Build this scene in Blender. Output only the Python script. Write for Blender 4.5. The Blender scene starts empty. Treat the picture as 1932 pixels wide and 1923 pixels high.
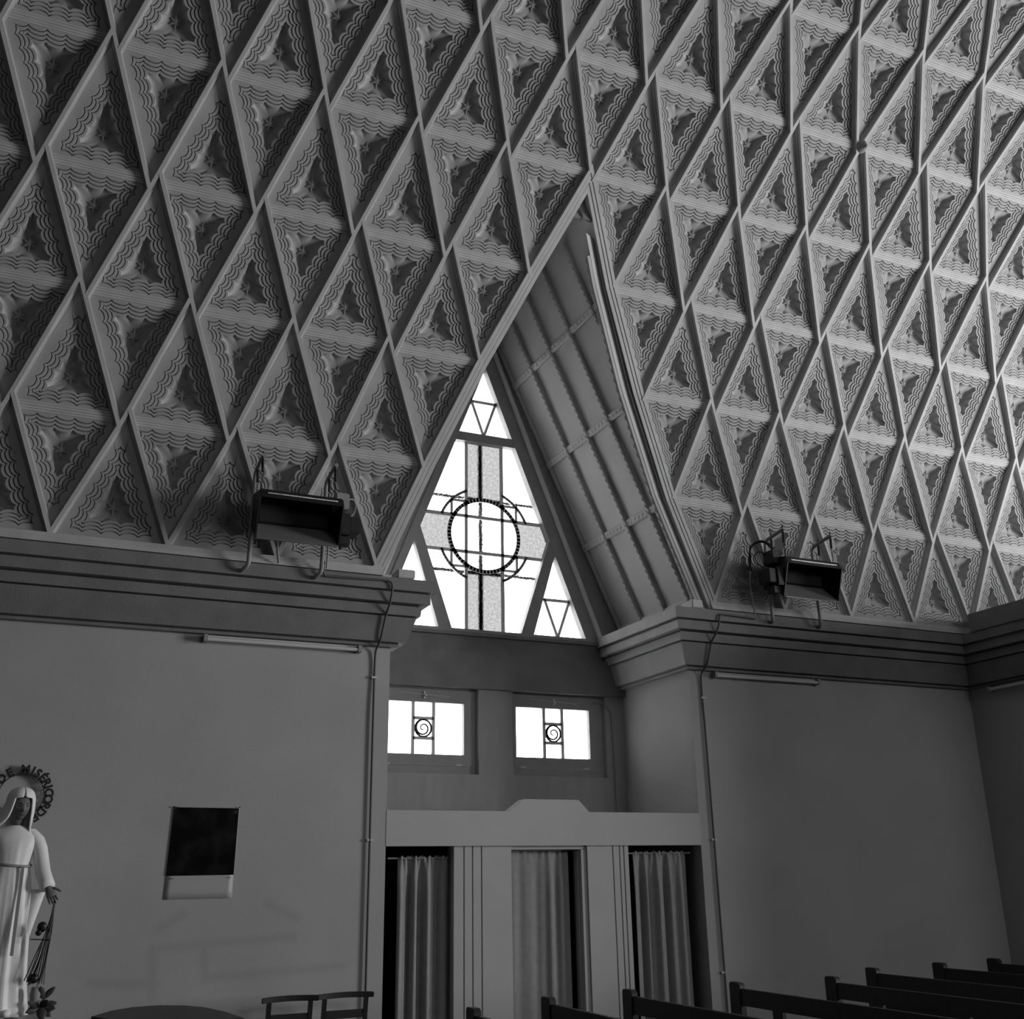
import bpy, bmesh, math, random
from mathutils import Vector, Matrix
from math import sin, cos, pi, sqrt, radians
random.seed(7)
S = bpy.context.scene
C = S.collection
ZS = 4.68          # height of the vault springing above the floor; all z below are measured from the springing

# ------------------------------------------------------------------ camera
cam = bpy.data.objects.new('camera', bpy.data.cameras.new('camera')); C.objects.link(cam)
cam.data.sensor_width = 36.0; cam.data.lens = 36.0 * 1991.58 / 1932.0
cam.data.clip_start = 0.05; cam.data.clip_end = 200
RX = Vector((0.91175864, -0.41044464, -0.01521097)); DN = Vector((0.12163536, 0.30520234, -0.94448736)); FW = Vector((0.3923022, 0.85929432, 0.32819546))
m = Matrix((( RX.x, -DN.x, -FW.x, 0.03968), (RX.y, -DN.y, -FW.y, -9.72779), (RX.z, -DN.z, -FW.z, -2.92081 + ZS), (0, 0, 0, 1)))
cam.matrix_world = m
S.camera = cam

# ------------------------------------------------------------------ world, lights, exposure
W = bpy.data.worlds.new('overcast_sky'); S.world = W; W.use_nodes = True
bg = W.node_tree.nodes['Background']; bg.inputs[0].default_value = (1, 1, 1, 1); bg.inputs[1].default_value = 6.2
S.view_settings.view_transform = 'Standard'; S.view_settings.look = 'None'
S.view_settings.exposure = 0.0; S.view_settings.gamma = 1.0
try: S.view_settings.use_curve_mapping = False
except Exception: pass

def area(name, loc, target, sx, sy, power, spread=180):
    l = bpy.data.lights.new(name, 'AREA'); l.shape = 'RECTANGLE'; l.size = sx; l.size_y = sy; l.energy = power; l.spread = radians(spread)
    o = bpy.data.objects.new(name, l); C.objects.link(o); o.location = loc
    o.rotation_euler = (Vector(target) - Vector(loc)).to_track_quat('-Z', 'Y').to_euler()
    return o
# daylight from the tall windows at the far (right-hand) end of the nave and, falling steeply, from the opposite aisle windows
area('end_window_light', (20.5, -7.5, 4.0), (9.5, -1.5, 8.4), 8.0, 6.4, 2000, 130)
area('aisle_window_light', (10.0, -20.0, 6.4), (9.0, 0, 1.2), 9.0, 2.6, 80, 75)


# ------------------------------------------------------------------ materials
def mat(name, g, rough=0.7, metal=0.0, noise=0.0, nscale=8.0, bump=0.0, bscale=120.0, spec=0.4, stretch=None):
    M = bpy.data.materials.new(name); M.use_nodes = True
    N = M.node_tree.nodes; L = M.node_tree.links; b = N['Principled BSDF']
    b.inputs['Base Color'].default_value = (g, g, g, 1); b.inputs['Roughness'].default_value = rough
    b.inputs['Metallic'].default_value = metal; b.inputs['Specular IOR Level'].default_value = spec
    tc = N.new('ShaderNodeTexCoord')
    def coords():
        if stretch:
            mp = N.new('ShaderNodeMapping'); mp.inputs['Scale'].default_value = stretch
            L.new(tc.outputs['Object'], mp.inputs['Vector']); return mp.outputs['Vector']
        return tc.outputs['Object']
    if noise:
        n = N.new('ShaderNodeTexNoise'); n.inputs['Scale'].default_value = nscale; n.inputs['Detail'].default_value = 6
        L.new(coords(), n.inputs['Vector'])
        r = N.new('ShaderNodeMapRange'); r.inputs['From Min'].default_value = 0.3; r.inputs['From Max'].default_value = 0.7
        r.inputs['To Min'].default_value = g * (1 - noise); r.inputs['To Max'].default_value = g * (1 + noise)
        L.new(n.outputs['Fac'], r.inputs['Value']); L.new(r.outputs['Result'], b.inputs['Base Color'])
    if bump:
        n2 = N.new('ShaderNodeTexNoise'); n2.inputs['Scale'].default_value = bscale; n2.inputs['Detail'].default_value = 3
        L.new(tc.outputs['Object'], n2.inputs['Vector'])
        bp = N.new('ShaderNodeBump'); bp.inputs['Strength'].default_value = bump; bp.inputs['Distance'].default_value = 0.01
        L.new(n2.outputs['Fac'], bp.inputs['Height']); L.new(bp.outputs['Normal'], b.inputs['Normal'])
    return M
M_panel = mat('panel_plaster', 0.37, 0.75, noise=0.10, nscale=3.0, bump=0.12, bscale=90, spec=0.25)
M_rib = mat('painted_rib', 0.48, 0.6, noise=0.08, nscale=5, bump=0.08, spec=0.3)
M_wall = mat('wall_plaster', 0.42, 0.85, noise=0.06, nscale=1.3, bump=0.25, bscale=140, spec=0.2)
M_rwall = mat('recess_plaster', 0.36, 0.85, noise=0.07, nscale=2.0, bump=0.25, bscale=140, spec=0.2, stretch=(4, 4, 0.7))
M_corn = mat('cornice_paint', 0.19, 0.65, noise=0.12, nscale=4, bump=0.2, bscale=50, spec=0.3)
M_corn_lit = mat('lit_cornice_paint', 0.36, 0.65, noise=0.08, nscale=4, bump=0.1, bscale=50, spec=0.3)  # lighter copy of the cornice paint: window light put into the colour
M_dado = mat('lintel_plaster', 0.50, 0.8, noise=0.04, nscale=2, bump=0.2, bscale=140, spec=0.2)
M_frame = mat('window_frame_paint', 0.28, 0.5, noise=0.08, nscale=6, spec=0.4)
M_came = mat('window_came', 0.6, 0.6)  # pale tone: glare around the bright panes is put into the colour
M_bar = mat('iron_bar', 0.05, 0.7)
M_mould_lit = mat('lit_moulding', 0.62, 0.4)  # lighter than the frame: the highlight on the moulding is painted in
M_soffit = mat('soffit_board', 0.42, 0.7, noise=0.06, nscale=2.5, bump=0.1, spec=0.25)
M_floor = mat('floor_tile', 0.10, 0.5, noise=0.1, nscale=3)
M_shell = mat('vault_shell', 0.16, 0.8)
M_wall_b = mat('far_wall_plaster', 0.15, 0.85)
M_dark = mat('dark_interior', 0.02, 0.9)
M_curtain = mat('curtain_cloth', 0.30, 0.9, noise=0.08, nscale=14, bump=0.1, spec=0.1)
M_pew = mat('dark_stained_wood', 0.022, 0.5, noise=0.2, nscale=6, stretch=(1, 6, 6))
M_chair = mat('chair_wood', 0.02, 0.4, noise=0.2, nscale=9)
M_black = mat('black_enamel', 0.012, 0.45)
M_chrome = mat('polished_metal', 0.85, 0.22, metal=1.0)
M_refl = mat('reflector_metal', 0.20, 0.5)
M_pipe = mat('painted_pipe', 0.26, 0.5)
M_cond = mat('dark_conduit', 0.09, 0.5)
M_white = mat('white_enamel', 0.50, 0.35)
M_tube = mat('fluorescent_glass', 0.62, 0.25)
M_robe = mat('white_painted_plaster', 0.84, 0.55, noise=0.08, nscale=7, spec=0.4)
M_skin = mat('dark_painted_skin', 0.13, 0.5, noise=0.1, nscale=10)
M_lips = mat('dark_paint_detail', 0.03, 0.5)
M_ink = mat('black_letter_paint', 0.02, 0.6)
M_paper = mat('poster_paper', 0.42, 0.45, noise=0.04, nscale=5)
M_leaf = mat('plant_leaf', 0.06, 0.5, noise=0.3, nscale=14)
M_ped = mat('pedestal_plaster', 0.3, 0.8)
M_streak = mat('grey_strip', 0.3, 0.7)

def stain(M, segs, amount, width):
    N = M.node_tree.nodes; L = M.node_tree.links; b = N['Principled BSDF']; src = b.inputs['Base Color'].links[0].from_socket
    tc = N.new('ShaderNodeTexCoord'); sp = N.new('ShaderNodeSeparateXYZ'); L.new(tc.outputs['Object'], sp.inputs[0])
    cb = N.new('ShaderNodeCombineXYZ'); L.new(sp.outputs['X'], cb.inputs['X']); L.new(sp.outputs['Z'], cb.inputs['Z'])
    def vm(op, a, b2=None):
        n = N.new('ShaderNodeVectorMath'); n.operation = op
        for i, q in enumerate((a, b2)):
            if q is None: continue
            if isinstance(q, tuple): n.inputs[i].default_value = q
            else: L.new(q, n.inputs[i])
        return n
    def mm(op, a, b2):
        n = N.new('ShaderNodeMath'); n.operation = op
        for i, q in enumerate((a, b2)):
            if isinstance(q, (int, float)): n.inputs[i].default_value = q
            else: L.new(q, n.inputs[i])
        return n
    best = None
    for (x0, z0, x1, z1) in segs:
        ab = (x1 - x0, 0, z1 - z0); l2 = ab[0] ** 2 + ab[2] ** 2
        pa = vm('SUBTRACT', cb.outputs[0], (x0, 0, z0 + ZS)); dt = vm('DOT_PRODUCT', pa.outputs[0], ab)
        t = mm('DIVIDE', dt.outputs['Value'], l2); t.use_clamp = True
        sc = N.new('ShaderNodeVectorMath'); sc.operation = 'SCALE'; sc.inputs[0].default_value = ab; L.new(t.outputs[0], sc.inputs['Scale'])
        d = vm('LENGTH', vm('SUBTRACT', pa.outputs[0], sc.outputs[0]).outputs[0]).outputs['Value']
        best = d if best is None else mm('MINIMUM', best, d).outputs[0]
    mr = N.new('ShaderNodeMapRange'); mr.interpolation_type = 'SMOOTHSTEP'; mr.inputs['From Min'].default_value = 0; mr.inputs['From Max'].default_value = width
    mr.inputs['To Min'].default_value = 1 - amount; mr.inputs['To Max'].default_value = 1.0; L.new(best, mr.inputs['Value'])
    mu = N.new('ShaderNodeVectorMath'); mu.operation = 'SCALE'; L.new(src, mu.inputs[0]); L.new(mr.outputs[0], mu.inputs['Scale']); L.new(mu.outputs[0], b.inputs['Base Color'])
M_wall_l = mat('left_wall_plaster', 0.42, 0.85, noise=0.06, nscale=1.3, bump=0.25, bscale=140, spec=0.2)
STAIN = [(1.26, -3.30, 1.45, -3.18), (2.17, -3.12, 2.44, -3.25), (1.22, -3.45, 1.25, -3.82), (0.76, -3.70, 1.27, -3.73), (1.70, -3.70, 2.86, -3.66), (1.28, -3.45, 2.41, -3.40), (1.64, -3.42, 1.67, -3.72)]
stain(M_wall_l, STAIN, 0.10, 0.07)

def glass_mat(name, tint, rough, bscale, bstr, mott=0.0):
    M = bpy.data.materials.new(name); M.use_nodes = True; N = M.node_tree.nodes; L = M.node_tree.links
    N.remove(N['Principled BSDF']); out = N['Material Output']
    r = N.new('ShaderNodeBsdfRefraction'); r.inputs['Color'].default_value = (tint, tint, tint, 1)
    r.inputs['Roughness'].default_value = rough; r.inputs['IOR'].default_value = 1.45
    tc = N.new('ShaderNodeTexCoord'); n = N.new('ShaderNodeTexNoise'); n.inputs['Scale'].default_value = bscale; n.inputs['Detail'].default_value = 2
    L.new(tc.outputs['Object'], n.inputs['Vector'])
    b = N.new('ShaderNodeBump'); b.inputs['Strength'].default_value = bstr; b.inputs['Distance'].default_value = 0.02
    L.new(n.outputs['Fac'], b.inputs['Height']); L.new(b.outputs['Normal'], r.inputs['Normal'])
    if mott:
        n2 = N.new('ShaderNodeTexNoise'); n2.inputs['Scale'].default_value = 32; n2.inputs['Detail'].default_value = 4
        L.new(tc.outputs['Object'], n2.inputs['Vector'])
        mr = N.new('ShaderNodeMapRange'); mr.inputs['From Min'].default_value = 0.3; mr.inputs['From Max'].default_value = 0.7
        mr.inputs['To Min'].default_value = tint * (1 - mott); mr.inputs['To Max'].default_value = tint * (1 + mott)
        L.new(n2.outputs['Fac'], mr.inputs['Value']); L.new(mr.outputs['Result'], r.inputs['Color'])
    L.new(r.outputs['BSDF'], out.inputs['Surface'])
    return M
M_glass = glass_mat('clear_textured_glass', 0.975, 0.17, 45, 0.35)
M_glass_g = glass_mat('grey_mottled_glass', 0.31, 0.17, 45, 0.35, mott=0.12)

def poster_mat():
    M = mat('poster_print', 0.008, 0.6, spec=0.05); N = M.node_tree.nodes; L = M.node_tree.links; b = N['Principled BSDF']
    tc = N.new('ShaderNodeTexCoord'); v = N.new('ShaderNodeTexVoronoi'); v.inputs['Scale'].default_value = 9.0
    n = N.new('ShaderNodeTexNoise'); n.inputs['Scale'].default_value = 5.0; n.inputs['Detail'].default_value = 4
    L.new(tc.outputs['Object'], v.inputs['Vector']); L.new(tc.outputs['Object'], n.inputs['Vector'])
    r1 = N.new('ShaderNodeMapRange'); r1.inputs['From Min'].default_value = 0.16; r1.inputs['From Max'].default_value = 0.05
    r1.inputs['To Min'].default_value = 0; r1.inputs['To Max'].default_value = 1
    L.new(v.outputs['Distance'], r1.inputs['Value'])
    r2 = N.new('ShaderNodeMapRange'); r2.inputs['From Min'].default_value = 0.56; r2.inputs['From Max'].default_value = 0.66
    r2.inputs['To Min'].default_value = 0.0; r2.inputs['To Max'].default_value = 0.16
    L.new(n.outputs['Fac'], r2.inputs['Value'])
    mu = N.new('ShaderNodeMath'); mu.operation = 'MULTIPLY'; L.new(r1.outputs['Result'], mu.inputs[0]); L.new(r2.outputs['Result'], mu.inputs[1])
    r3 = N.new('ShaderNodeMapRange'); r3.inputs['From Min'].default_value = 0.45; r3.inputs['From Max'].default_value = 0.75
    r3.inputs['To Min'].default_value = 0.004; r3.inputs['To Max'].default_value = 0.02
    L.new(n.outputs['Fac'], r3.inputs['Value'])
    ad = N.new('ShaderNodeMath'); ad.operation = 'ADD'; L.new(mu.outputs[0], ad.inputs[0]); L.new(r3.outputs['Result'], ad.inputs[1])
    L.new(ad.outputs[0], b.inputs['Base Color'])
    return M
M_poster = poster_mat()

# ------------------------------------------------------------------ mesh helpers
class MB:
    def __init__(s): s.v = []; s.f = []
    def add(s, vs, fs):
        o = len(s.v); s.v += [tuple(v) for v in vs]; s.f += [tuple(i + o for i in f) for f in fs]; return s
    def box(s, x0, x1, y0, y1, z0, z1):
        return s.add([(x, y, z) for z in (z0, z1) for y in (y0, y1) for x in (x0, x1)],
                     [(0, 2, 3, 1), (4, 5, 7, 6), (0, 1, 5, 4), (2, 6, 7, 3), (0, 4, 6, 2), (1, 3, 7, 5)])
    def xz(s, pts, y0, y1):              # polygon in the XZ plane given thickness along Y
        n = len(pts)
        return s.add([(p[0], y0, p[1]) for p in pts] + [(p[0], y1, p[1]) for p in pts],
                     [tuple(range(n)), tuple(range(2 * n - 1, n - 1, -1))] + [(i, i + n, (i + 1) % n + n, (i + 1) % n) for i in range(n)])
    def xy(s, pts, z0, z1):
        n = len(pts)
        return s.add([(p[0], p[1], z0) for p in pts] + [(p[0], p[1], z1) for p in pts],
                     [tuple(range(n - 1, -1, -1)), tuple(range(n, 2 * n))] + [(i, (i + 1) % n, (i + 1) % n + n, i + n) for i in range(n)])
    def yz(s, pts, x0, x1):
        n = len(pts)
        return s.add([(x0, p[0], p[1]) for p in pts] + [(x1, p[0], p[1]) for p in pts],
                     [tuple(range(n - 1, -1, -1)), tuple(range(n, 2 * n))] + [(i, (i + 1) % n, (i + 1) % n + n, i + n) for i in range(n)])
    def bar(s, a, b, w, y0, y1, ext=0.0):   # bar in XZ plane
        a = Vector((a[0], a[1])); b = Vector((b[0], b[1])); d = (b - a).normalized(); a = a - d * ext; b = b + d * ext
        q = Vector((-d.y, d.x)) * (w / 2)
        return s.xz([(a + q)[:], (a - q)[:], (b - q)[:], (b + q)[:]], y0, y1)
    def beam(s, a, b, w, h, up=(0, 0, 1)):
        a = Vector(a); b = Vector(b); d = (b - a).normalized(); u = Vector(up); sd = d.cross(u).normalized() * (w / 2); u = sd.cross(d).normalized() * (h / 2)
        vs = [p + i * sd + j * u for p in (a, b) for i, j in ((-1, -1), (1, -1), (1, 1), (-1, 1))]
        return s.add(vs, [(0, 1, 2, 3), (7, 6, 5, 4), (0, 4, 5, 1), (1, 5, 6, 2), (2, 6, 7, 3), (3, 7, 4, 0)])
    def loft(s, rings, cap=True, closed=True):
        n = len(rings[0]); vs = [p for r in rings for p in r]; fs = []
        for k in range(len(rings) - 1):
            for i in range(n if closed else n - 1):
                j = (i + 1) % n; fs.append((k * n + i, k * n + j, (k + 1) * n + j, (k + 1) * n + i))
        if cap: fs += [tuple(range(n - 1, -1, -1)), tuple(range((len(rings) - 1) * n, len(rings) * n))]
        return s.add(vs, fs)
    def pipe(s, pts, r, n=8, k=5):          # tube through smoothed points
        q = [Vector(p) for p in pts]; out = []
        for i in range(len(q) - 1):
            p0, p1, p2, p3 = q[max(i - 1, 0)], q[i], q[i + 1], q[min(i + 2, len(q) - 1)]
            L = (p2 - p1).length; m1 = (p2 - p0) * 0.5; m2 = (p3 - p1) * 0.5
            for mm_ in (m1, m2):
                if mm_.length > L: mm_ *= L / mm_.length
            for j in range(k):
                t = j / k; out.append(p1 * (2*t**3 - 3*t**2 + 1) + m1 * (t**3 - 2*t**2 + t) + p2 * (3*t**2 - 2*t**3) + m2 * (t**3 - t**2))
        return s.tube(out + [q[-1]], r, n)
    def tube(s, pts, r, n=8):
        pts = [Vector(p) for p in pts]; rr = r if isinstance(r, (list, tuple)) else [r] * len(pts)
        rings = []; prev = None
        for i, p in enumerate(pts):
            t = (pts[min(i + 1, len(pts) - 1)] - pts[max(i - 1, 0)]).normalized()
            if prev is None: a = Vector((0, 0, 1)) if abs(t.z) < 0.9 else Vector((1, 0, 0)); u = t.cross(a).normalized()
            else: u = (prev - t * prev.dot(t)).normalized()
            prev = u; w = t.cross(u)
            rings.append([p + (u * cos(2 * pi * k / n) + w * sin(2 * pi * k / n)) * rr[i] for k in range(n)])
        return s.loft(rings)
    def ball(s, c, r, n=10, m2=7, sc=(1, 1, 1)):
        rings = []
        for j in range(m2 + 1):
            th = -pi / 2 + pi * j / m2; q = max(cos(th), 0.02)
            rings.append([(c[0] + r * sc[0] * q * cos(2 * pi * k / n), c[1] + r * sc[1] * q * sin(2 * pi * k / n), c[2] + r * sc[2] * sin(th)) for k in range(n)])
        return s.loft(rings)
    def build(s, name, material, parent=None, smooth=False, kind=None, local=False, bevel=0.0, flip=False):
        me = bpy.data.meshes.new(name)
        off = Vector((0, 0, 0)) if local else Vector((0, 0, ZS))
        if parent is not None and not local: off = off - parent.location
        me.from_pydata([Vector(v) + off for v in s.v], [], s.f)
        bm = bmesh.new(); bm.from_mesh(me); bmesh.ops.recalc_face_normals(bm, faces=bm.faces)
        if bevel:
            bmesh.ops.bevel(bm, geom=[e for e in bm.edges if e.is_manifold and e.calc_face_angle(0) > 0.5], offset=bevel, segments=2, affect='EDGES', clamp_overlap=True)
        bm.to_mesh(me); bm.free()
        if smooth: me.shade_smooth()
        me.materials.append(material)
        o = bpy.data.objects.new(name, me); C.objects.link(o)
        if parent is not None: o.parent = parent
        if kind: o['kind'] = kind
        return o
def soften(o, ang=35):
    me = o.data; me.shade_smooth()
    try: me.set_sharp_from_angle(angle=radians(ang))
    except Exception: pass
    return o
def thing(name, label, cat, loc, group=None):
    o = bpy.data.objects.new(name, None); C.objects.link(o); o.location = (loc[0], loc[1], loc[2] + ZS); o.empty_display_size = 0.1
    o['label'] = label; o['category'] = cat
    if group: o['group'] = group
    return o
def tag(o, label, cat, group=None):
    o['label'] = label; o['category'] = cat
    if group: o['group'] = group
    return o
def copy_tree(o, parent=None):
    c = o.copy(); C.objects.link(c)
    if parent is not None: c.parent = parent
    for ch in [x for x in ALL() if x.parent is o]: copy_tree(ch, c)
    return c
def ALL(): return list(C.objects)

# ------------------------------------------------------------------ vault geometry
CY, CZ, RR = -10.34975, -0.24309, 10.36493
ROW = {-2: (-2.408, 6.428), -1: (-1.709, 5.482), 0: (-1.133, 4.464), 1: (-0.649, 3.397), 2: (-0.298, 2.316), 3: (-0.064, 1.168), 4: (0.0, 0.0)}
a0 = math.atan2(ROW[-2][1] - CZ, ROW[-2][0] - CY); st = 2 * math.asin(0.585 / RR)
for k in (-3, -4, -5): ROW[k] = (CY + RR * cos(a0 + st * (-2 - k)), CZ + RR * sin(a0 + st * (-2 - k)))
def rimY(z):
    for k in range(-1, 5):
        if ROW[k][1] <= z <= ROW[k - 1][1]:
            t = (z - ROW[k][1]) / (ROW[k - 1][1] - ROW[k][1]); return ROW[k][0] + t * (ROW[k - 1][0] - ROW[k][0])
    return 0.0 if z < 0 else ROW[-1][0]
def rnorm(k):          # room-facing normal at a row
    v = Vector((0, CY - ROW[k][0], CZ - ROW[k][1])); return v.normalized()

# ceiling shell (hidden behind the coffers, plain beyond them)
shell = MB(); prof = []
for k in range(4, -6, -1):
    n = rnorm(k); prof.append((ROW[k][0] - n.y * 0.26, ROW[k][1] - n.z * 0.26))
ang = math.atan2(prof[-1][1] - CZ, prof[-1][0] - CY); R2 = RR + 0.26
while ang < pi - 0.12:
    ang += 0.1; prof.append((CY + R2 * cos(min(ang, pi)), CZ + R2 * sin(min(ang, pi))))
prof.append((CY - R2, CZ)); prof.append((CY - R2, -ZS))
def shell_strip(x0, x1, ks):
    for a, b in ks: shell.add([(x0[0], *a), (x1[0], *a), (x1[1], *b), (x0[1], *b)], [(0, 1, 2, 3)])
for j in range(len(prof) - 1):
    k = 4 - j     # strip between row k and row k-1
    a, b = prof[j], prof[j + 1]
    if 1 <= k <= 4:
        wl, wu = k / 2, (k - 1) / 2
        shell.add([(-9, *a), (5 - wl - 0.02, *a), (5 - wu - 0.02, *b), (-9, *b)], [(0, 1, 2, 3)])
        shell.add([(5 + wl + 0.02, *a), (21.5, *a), (21.5, *b), (5 + wu + 0.02, *b)], [(0, 1, 2, 3)])
    else: shell.add([(-9, *a), (21.5, *a), (21.5, *b), (-9, *b)], [(0, 1, 2, 3)])
ceiling = shell.build('ceiling', M_shell, kind='structure')
ceiling['label'] = 'barrel vault of diamond coffers with scalloped plaster panels'

# --- the scalloped triangular panel (base 1, height H), x along the base, y up, z towards the room
H = 1.170
def panel_mesh(name):
    A = Vector((0, 0)); B = Vector((1, 0)); T = Vector((0.5, H))
    ins0 = (0.052, 0.072, 0.072)                      # flat margins: base, sides
    sides = [(A, B), (B, T), (T, A)]
    nrm = []
    for p, q in sides:
        d = (q - p).normalized(); nrm.append(Vector((-d.y, d.x)))
    def dist(i, p): return (p - sides[i][0]).dot(nrm[i]) - ins0[i]
    # corners of the inset triangle
    def corner(i, j, e):
        # point with dist_i = dist_j = e
        n1, n2 = nrm[i], nrm[j]; c1 = sides[i][0].dot(n1) + ins0[i] + e; c2 = sides[j][0].dot(n2) + ins0[j] + e
        D = n1.x * n2.y - n1.y * n2.x
        return Vector(((c1 * n2.y - c2 * n1.y) / D, (n1.x * c2 - n2.x * c1) / D))
    K0 = [corner(2, 0, 0), corner(0, 1, 0), corner(1, 2, 0)]
    AMP = 0.030; NA = (5, 8, 8); SUB = 6; STEP = 0.037
    def arc(u): return AMP * max(0.0, 1 - (2 * u - 1) ** 2) ** 0.62
    rows = {}
    def side_pts(i, e):
        p0 = K0[i]; p1 = K0[(i + 1) % 3]; L = (p1 - p0).length; d = (p1 - p0) / L; n = nrm[i]
        jL = (i + 2) % 3; jR = (i + 1) % 3
        def P(t): return p0 + d * (t * L) + n * (e + arc((t * NA[i]) % 1.0))
        def inside(t):
            q = P(t); dd = (q - p0).dot(n); return dist(jL, q) >= dd - 1e-6 and dist(jR, q) >= dd - 1e-6
        # find the valid interval around the middle
        tl = 0.5
        while tl > 0 and inside(tl): tl -= 0.004
        tr = 0.5
        while tr < 1 and inside(tr): tr += 0.004
        tl = max(0, tl); tr = min(1, tr)
        return [P(min(max(j / (NA[i] * SUB), tl), tr)) for j in range(NA[i] * SUB + 1)]
    def ring(e):
        pts = []
        for i in range(3): pts += side_pts(i, e)
        return pts
    ctr = Vector((0.5, 0.40))
    rings = []
    n_per = [NA[i] * SUB + 1 for i in range(3)]
    # outer boundary
    outer = []
    Bx = [Vector((-0.006, -0.008)), Vector((1.006, -0.008)), Vector((0.5, H))]
    for i in range(3):
        p0, p1 = Bx[i], Bx[(i + 1) % 3]
        outer += [p0 + (p1 - p0) * (j / (n_per[i] - 1)) for j in range(n_per[i])]
    rings.append([(p.x, p.y, 0.0) for p in outer])
    z = 0.0
    for k in range(4):
        rg = ring(k * STEP); rings.append([(p.x, p.y, z) for p in rg])
        rg2 = ring(k * STEP + 0.006); rings.append([(p.x, p.y, z - 0.024) for p in rg2])
        if k == 3: base = rg2; zb = z - 0.024
        else:
            z -= 0.007; rg3 = ring(k * STEP + 0.015); rings.append([(p.x, p.y, z + 0.001) for p in rg3])
    smooth = list(base)
    for _ in range(60):
        m_ = len(smooth); smooth = [(smooth[i - 2] + smooth[i - 1] + smooth[i] + smooth[(i + 1) % m_] + smooth[(i + 2) % m_]) / 5 for i in range(m_)]
    for u, dz in ((0.05, 0.016), (0.15, 0.038), (0.30, 0.058), (0.50, 0.070), (0.72, 0.076), (0.9, 0.078)):
        w_ = min(1.0, u * 3.2)
        rings.append([((p.x * (1 - w_) + q.x * w_) * (1 - u) + ctr.x * u, (p.y * (1 - w_) + q.y * w_) * (1 - u) + ctr.y * u, zb - dz) for p, q in zip(base, smooth)])
    mb = MB(); n = len(rings[0]); vs = [p for r in rings for p in r]; fs = []
    for k in range(len(rings) - 1):
        for i in range(n):
            j = (i + 1) % n; fs.append((k * n + i, k * n + j, (k + 1) * n + j, (k + 1) * n + i))
    vs.append((ctr.x, ctr.y, zb - 0.079)); c0 = len(vs) - 1; k = len(rings) - 1
    for i in range(n): fs.append((k * n + i, k * n + (i + 1) % n, c0))
    mb.add(vs, fs)
    # the raised star in the bowl
    zc = zb - 0.060; sc = Vector((0.5, 0.34)); star = []
    for j in range(12):
        r = (0.078 if j % 2 == 0 else 0.034); a = pi / 2 + j * pi / 6
        rr = r * (1.25 if j in (0, 6) else 0.85)
        star.append((sc.x + rr * cos(a) * 0.9, sc.y + rr * sin(a), zc + 0.002))
    o = len(star)
    mb.add(star + [(p[0], p[1], zc - 0.03) for p in star] + [(sc.x, sc.y, zc + 0.016)],
           [(i, (i + 1) % o, 2 * o) for i in range(o)] + [(i, i + o, (i + 1) % o + o, (i + 1) % o) for i in range(o)])
    me = bpy.data.meshes.new(name); me.from_pydata(mb.v, [], mb.f)
    bm = bmesh.new(); bm.from_mesh(me)
    bmesh.ops.remove_doubles(bm, verts=bm.verts, dist=0.0006)
    bmesh.ops.dissolve_degenerate(bm, edges=bm.edges, dist=0.0004)
    bmesh.ops.recalc_face_normals(bm, faces=bm.faces)
    up = sum((f.normal.z * f.calc_area() for f in bm.faces))
    if up < 0: bmesh.ops.reverse_faces(bm, faces=bm.faces)
    bm.to_mesh(me); bm.free(); me.materials.append(M_panel); me.shade_smooth()
    try: me.set_sharp_from_angle(angle=radians(32))
    except Exception: pass
    return me
panel_me = panel_mesh('panel')
PD = -0.062       # panel plane behind the rib faces

# visibility range of the coffers, so that only the part of the vault a visitor here could see is built
def in_range(x, y, z, mg=260):
    q = Vector((x - 0.04, y + 9.728, z + 2.921)); d = q.dot(FW)
    if d <= 0: return False
    u = 966 + 1991.6 * q.dot(RX) / d; v = 961.5 + 1991.6 * q.dot(DN) / d
    return -mg < u < 1932 + mg and -mg < v < 1923 + mg

npan = 0
for k in range(-5, 4):
    yu, zu = ROW[k]; yl, zl = ROW[k + 1]
    u = Vector((0, yu - yl, zu - zl)); h = u.length; u.normalize(); X = Vector((1, 0, 0)); n = X.cross(u)
    base = Matrix((( 1, u.x, n.x), (0, u.y, n.y), (0, u.z, n.z))).to_4x4()
    sc = Matrix.Diagonal((1, h / H, 1, 1))
    off = 0.0 if (k + 1) % 2 == 0 else 0.5
    for i in range(-4, 17):
        x = i + off                                  # up-panel: base x..x+1 on row k+1, apex x+.5 on row k
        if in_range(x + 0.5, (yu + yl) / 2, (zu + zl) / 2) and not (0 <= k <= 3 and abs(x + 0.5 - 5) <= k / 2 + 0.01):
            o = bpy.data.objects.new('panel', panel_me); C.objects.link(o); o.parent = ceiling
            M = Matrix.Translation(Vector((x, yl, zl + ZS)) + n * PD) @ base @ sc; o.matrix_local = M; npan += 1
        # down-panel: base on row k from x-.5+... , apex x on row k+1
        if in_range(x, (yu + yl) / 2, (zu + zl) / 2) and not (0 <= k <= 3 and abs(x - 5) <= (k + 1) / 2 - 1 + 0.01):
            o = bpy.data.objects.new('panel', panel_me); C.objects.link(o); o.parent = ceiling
            M = Matrix.Translation(Vector((x + 0.5, yu, zu + ZS)) + n * PD) @ base @ Matrix.Rotation(pi, 4, 'Z') @ sc; o.matrix_local = M; npan += 1

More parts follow.
